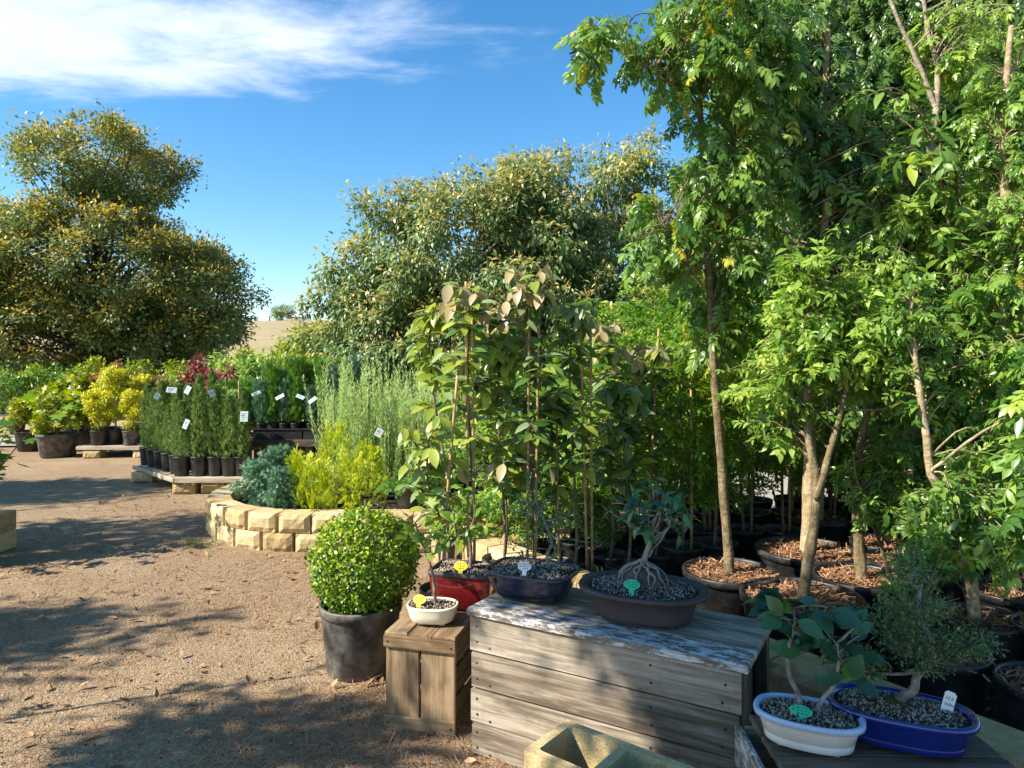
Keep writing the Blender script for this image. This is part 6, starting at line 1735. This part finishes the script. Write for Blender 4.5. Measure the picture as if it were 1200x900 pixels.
Cloud().add(tpl_leaf(.45, 2, .25, -.3), P, X, rdir(r2, n) * .4 + (0, 0, 1), r2.uniform(.03, .075, n), r2.random(n)).build('fallen_leaves', 'leaf_dead', None, 'stuff')
P = spread(3800, -4.6, .9, 1.9, 8.0, 1.2, 7.0); n = len(P); X = rdir(r2, n); X[:, 2] *= .15
Cloud().add(tpl_chip(), P + (0, 0, .004), X, rdir(r2, n) * .4 + (0, 0, 1), r2.uniform(.012, .04, n), .5).build('bark_litter', 'bark_chip', None, 'stuff')
# small weeds at the foot of the round bed
P = np.array([(x, y, gz(x, y)) for x, y in ((-2.72, 5.96), (-2.62, 5.86), (-2.5, 5.9), (-4.2, 5.55), (-4.0, 5.45), (-3.9, 8.2), (-3.2, 7.75))])
P = np.repeat(P, 26, 0) + r2.normal(size=(len(P) * 26, 3)) * (.05, .03, 0); n = len(P); X = rdir(r2, n); X[:, 2] = abs(X[:, 2]) + .5
Cloud().add(tpl_blade(.10), P, X, rdir(r2, n), r2.uniform(.03, .07, n), r2.random(n)).build('grass', 'leaf_bright', None, 'stuff')

# ================================================================== TREES OUTSIDE THE FRAME THAT SHADE THE PATH AND THE CRATES
def caster(a, s, zt, h):
    """Where a clump at height h must stand so that its shade reaches the spot (a along, s across the sun) at height zt."""
    k = (h - zt) / math.tan(SUN_EL)
    return (.888 * a - .46 * s + SUN_XY.x * k, .46 * a + .888 * s + SUN_XY.y * k, h)
def shade_tree(label, foot, lobes, ncl, nleaf, seed, r0=.09, cr_=.30, size=.12):
    ells = [(*caster(a, s, zt, h), ra, rb, rc) for a, s, zt, h, ra, rb, rc in lobes]
    c0 = np.mean([e[:3] for e in ells], 0)
    tree('shade_tree', label, 'tree', (foot[0], foot[1], 0), [(foot[0], foot[1], 0), (foot[0] * .8 + c0[0] * .2, foot[1] * .8 + c0[1] * .2, 1.3), (foot[0] * .4 + c0[0] * .6, foot[1] * .4 + c0[1] * .6, 2.6), tuple(c0)], r0, 'bark_grey', ells, ncl, cr_, nleaf, size, 'leaf_mid', LEAF2, seed, 30, tipy=.1)
shade_tree('leafy tree standing behind the camera to the left, shading the crates', (-3.9, -1.2),
           [(2.2, 1.0, .5, 4.3, .7, .6, .7), (2.15, 1.7, .6, 4.6, .4, .38, .5), (2.4, 1.35, .5, 4.8, .55, .6, .5), (1.25, .7, .3, 3.9, .5, .35, .5), (.45, 2.95, 0, 4.0, .35, .2, .25), (2.7, 2.05, .4, 5.0, .4, .3, .4), (1.5, 2.62, .65, 4.4, .26, .2, .25)], 175, 120, 900)
shade_tree('leafy tree left of the path outside the view, near the camera', (-8.6, 1.0), [(-1.5, 4.95, 0, 4.2, .9, .5, .5), (-.35, 4.85, 0, 4.5, .5, .25, .25), (-2.6, 4.6, 0, 4.0, .9, .7, .55), (-1.0, 4.4, 0, 3.8, .4, .25, .25)], 85, 60, 901, cr_=.24)
shade_tree('leafy tree left of the path outside the view, halfway along', (-9.8, 2.9), [(-1.6, 7.15, 0, 4.4, 1.2, .6, .6), (-.2, 7.25, 0, 4.6, .8, .38, .4), (-2.8, 7.0, 0, 4.2, 1.0, .9, .7), (.5, 7.5, 0, 4.2, .4, .22, .2)], 125, 70, 902, cr_=.26)
shade_tree('leafy tree left of the path outside the view, at the far end', (-11.5, 5.6), [(-1.6, 10.0, 0, 4.6, 1.5, .6, .6), (-.3, 10.1, 0, 4.8, .8, .35, .4), (-3.0, 10.2, 0, 4.4, 1.2, .9, .7)], 120, 100, 903)
ps = caster(.75, 3.54, 0, 2.07); fb = (ps[0], ps[1])
th = thing('thin_sapling', 'thin bare sapling outside the view whose stem shadow crosses the path', 'sapling', (fb[0], fb[1], 0))
mb = MB(); mb.tube(spline([(0, 0, 0), (.02, 0, .7), (-.02, .02, 1.4), (0, 0, 2.07)], 14), taper(.017, .006, 14), 7); cl = Cloud()
for zz, k in ((1.0, 10), (1.5, 16), (2.0, 16), (.55, 8)):
    b = limb(r2, (0, 0, zz), (.3, .8, .5), .16, 5, .2); mb.tube(b, taper(.004, .002, 5), 4); p, dd_ = along(r2, b, k, .3, 1)
    cl.add(LEAF2, p, dd_ + rdir(r2, k), rdir(r2, k) + (0, 0, 1), r2.uniform(.03, .06, k), .5)
mb.build('trunk', 'bark_grey', th); cl.build('crown', 'leaf_mid', th)
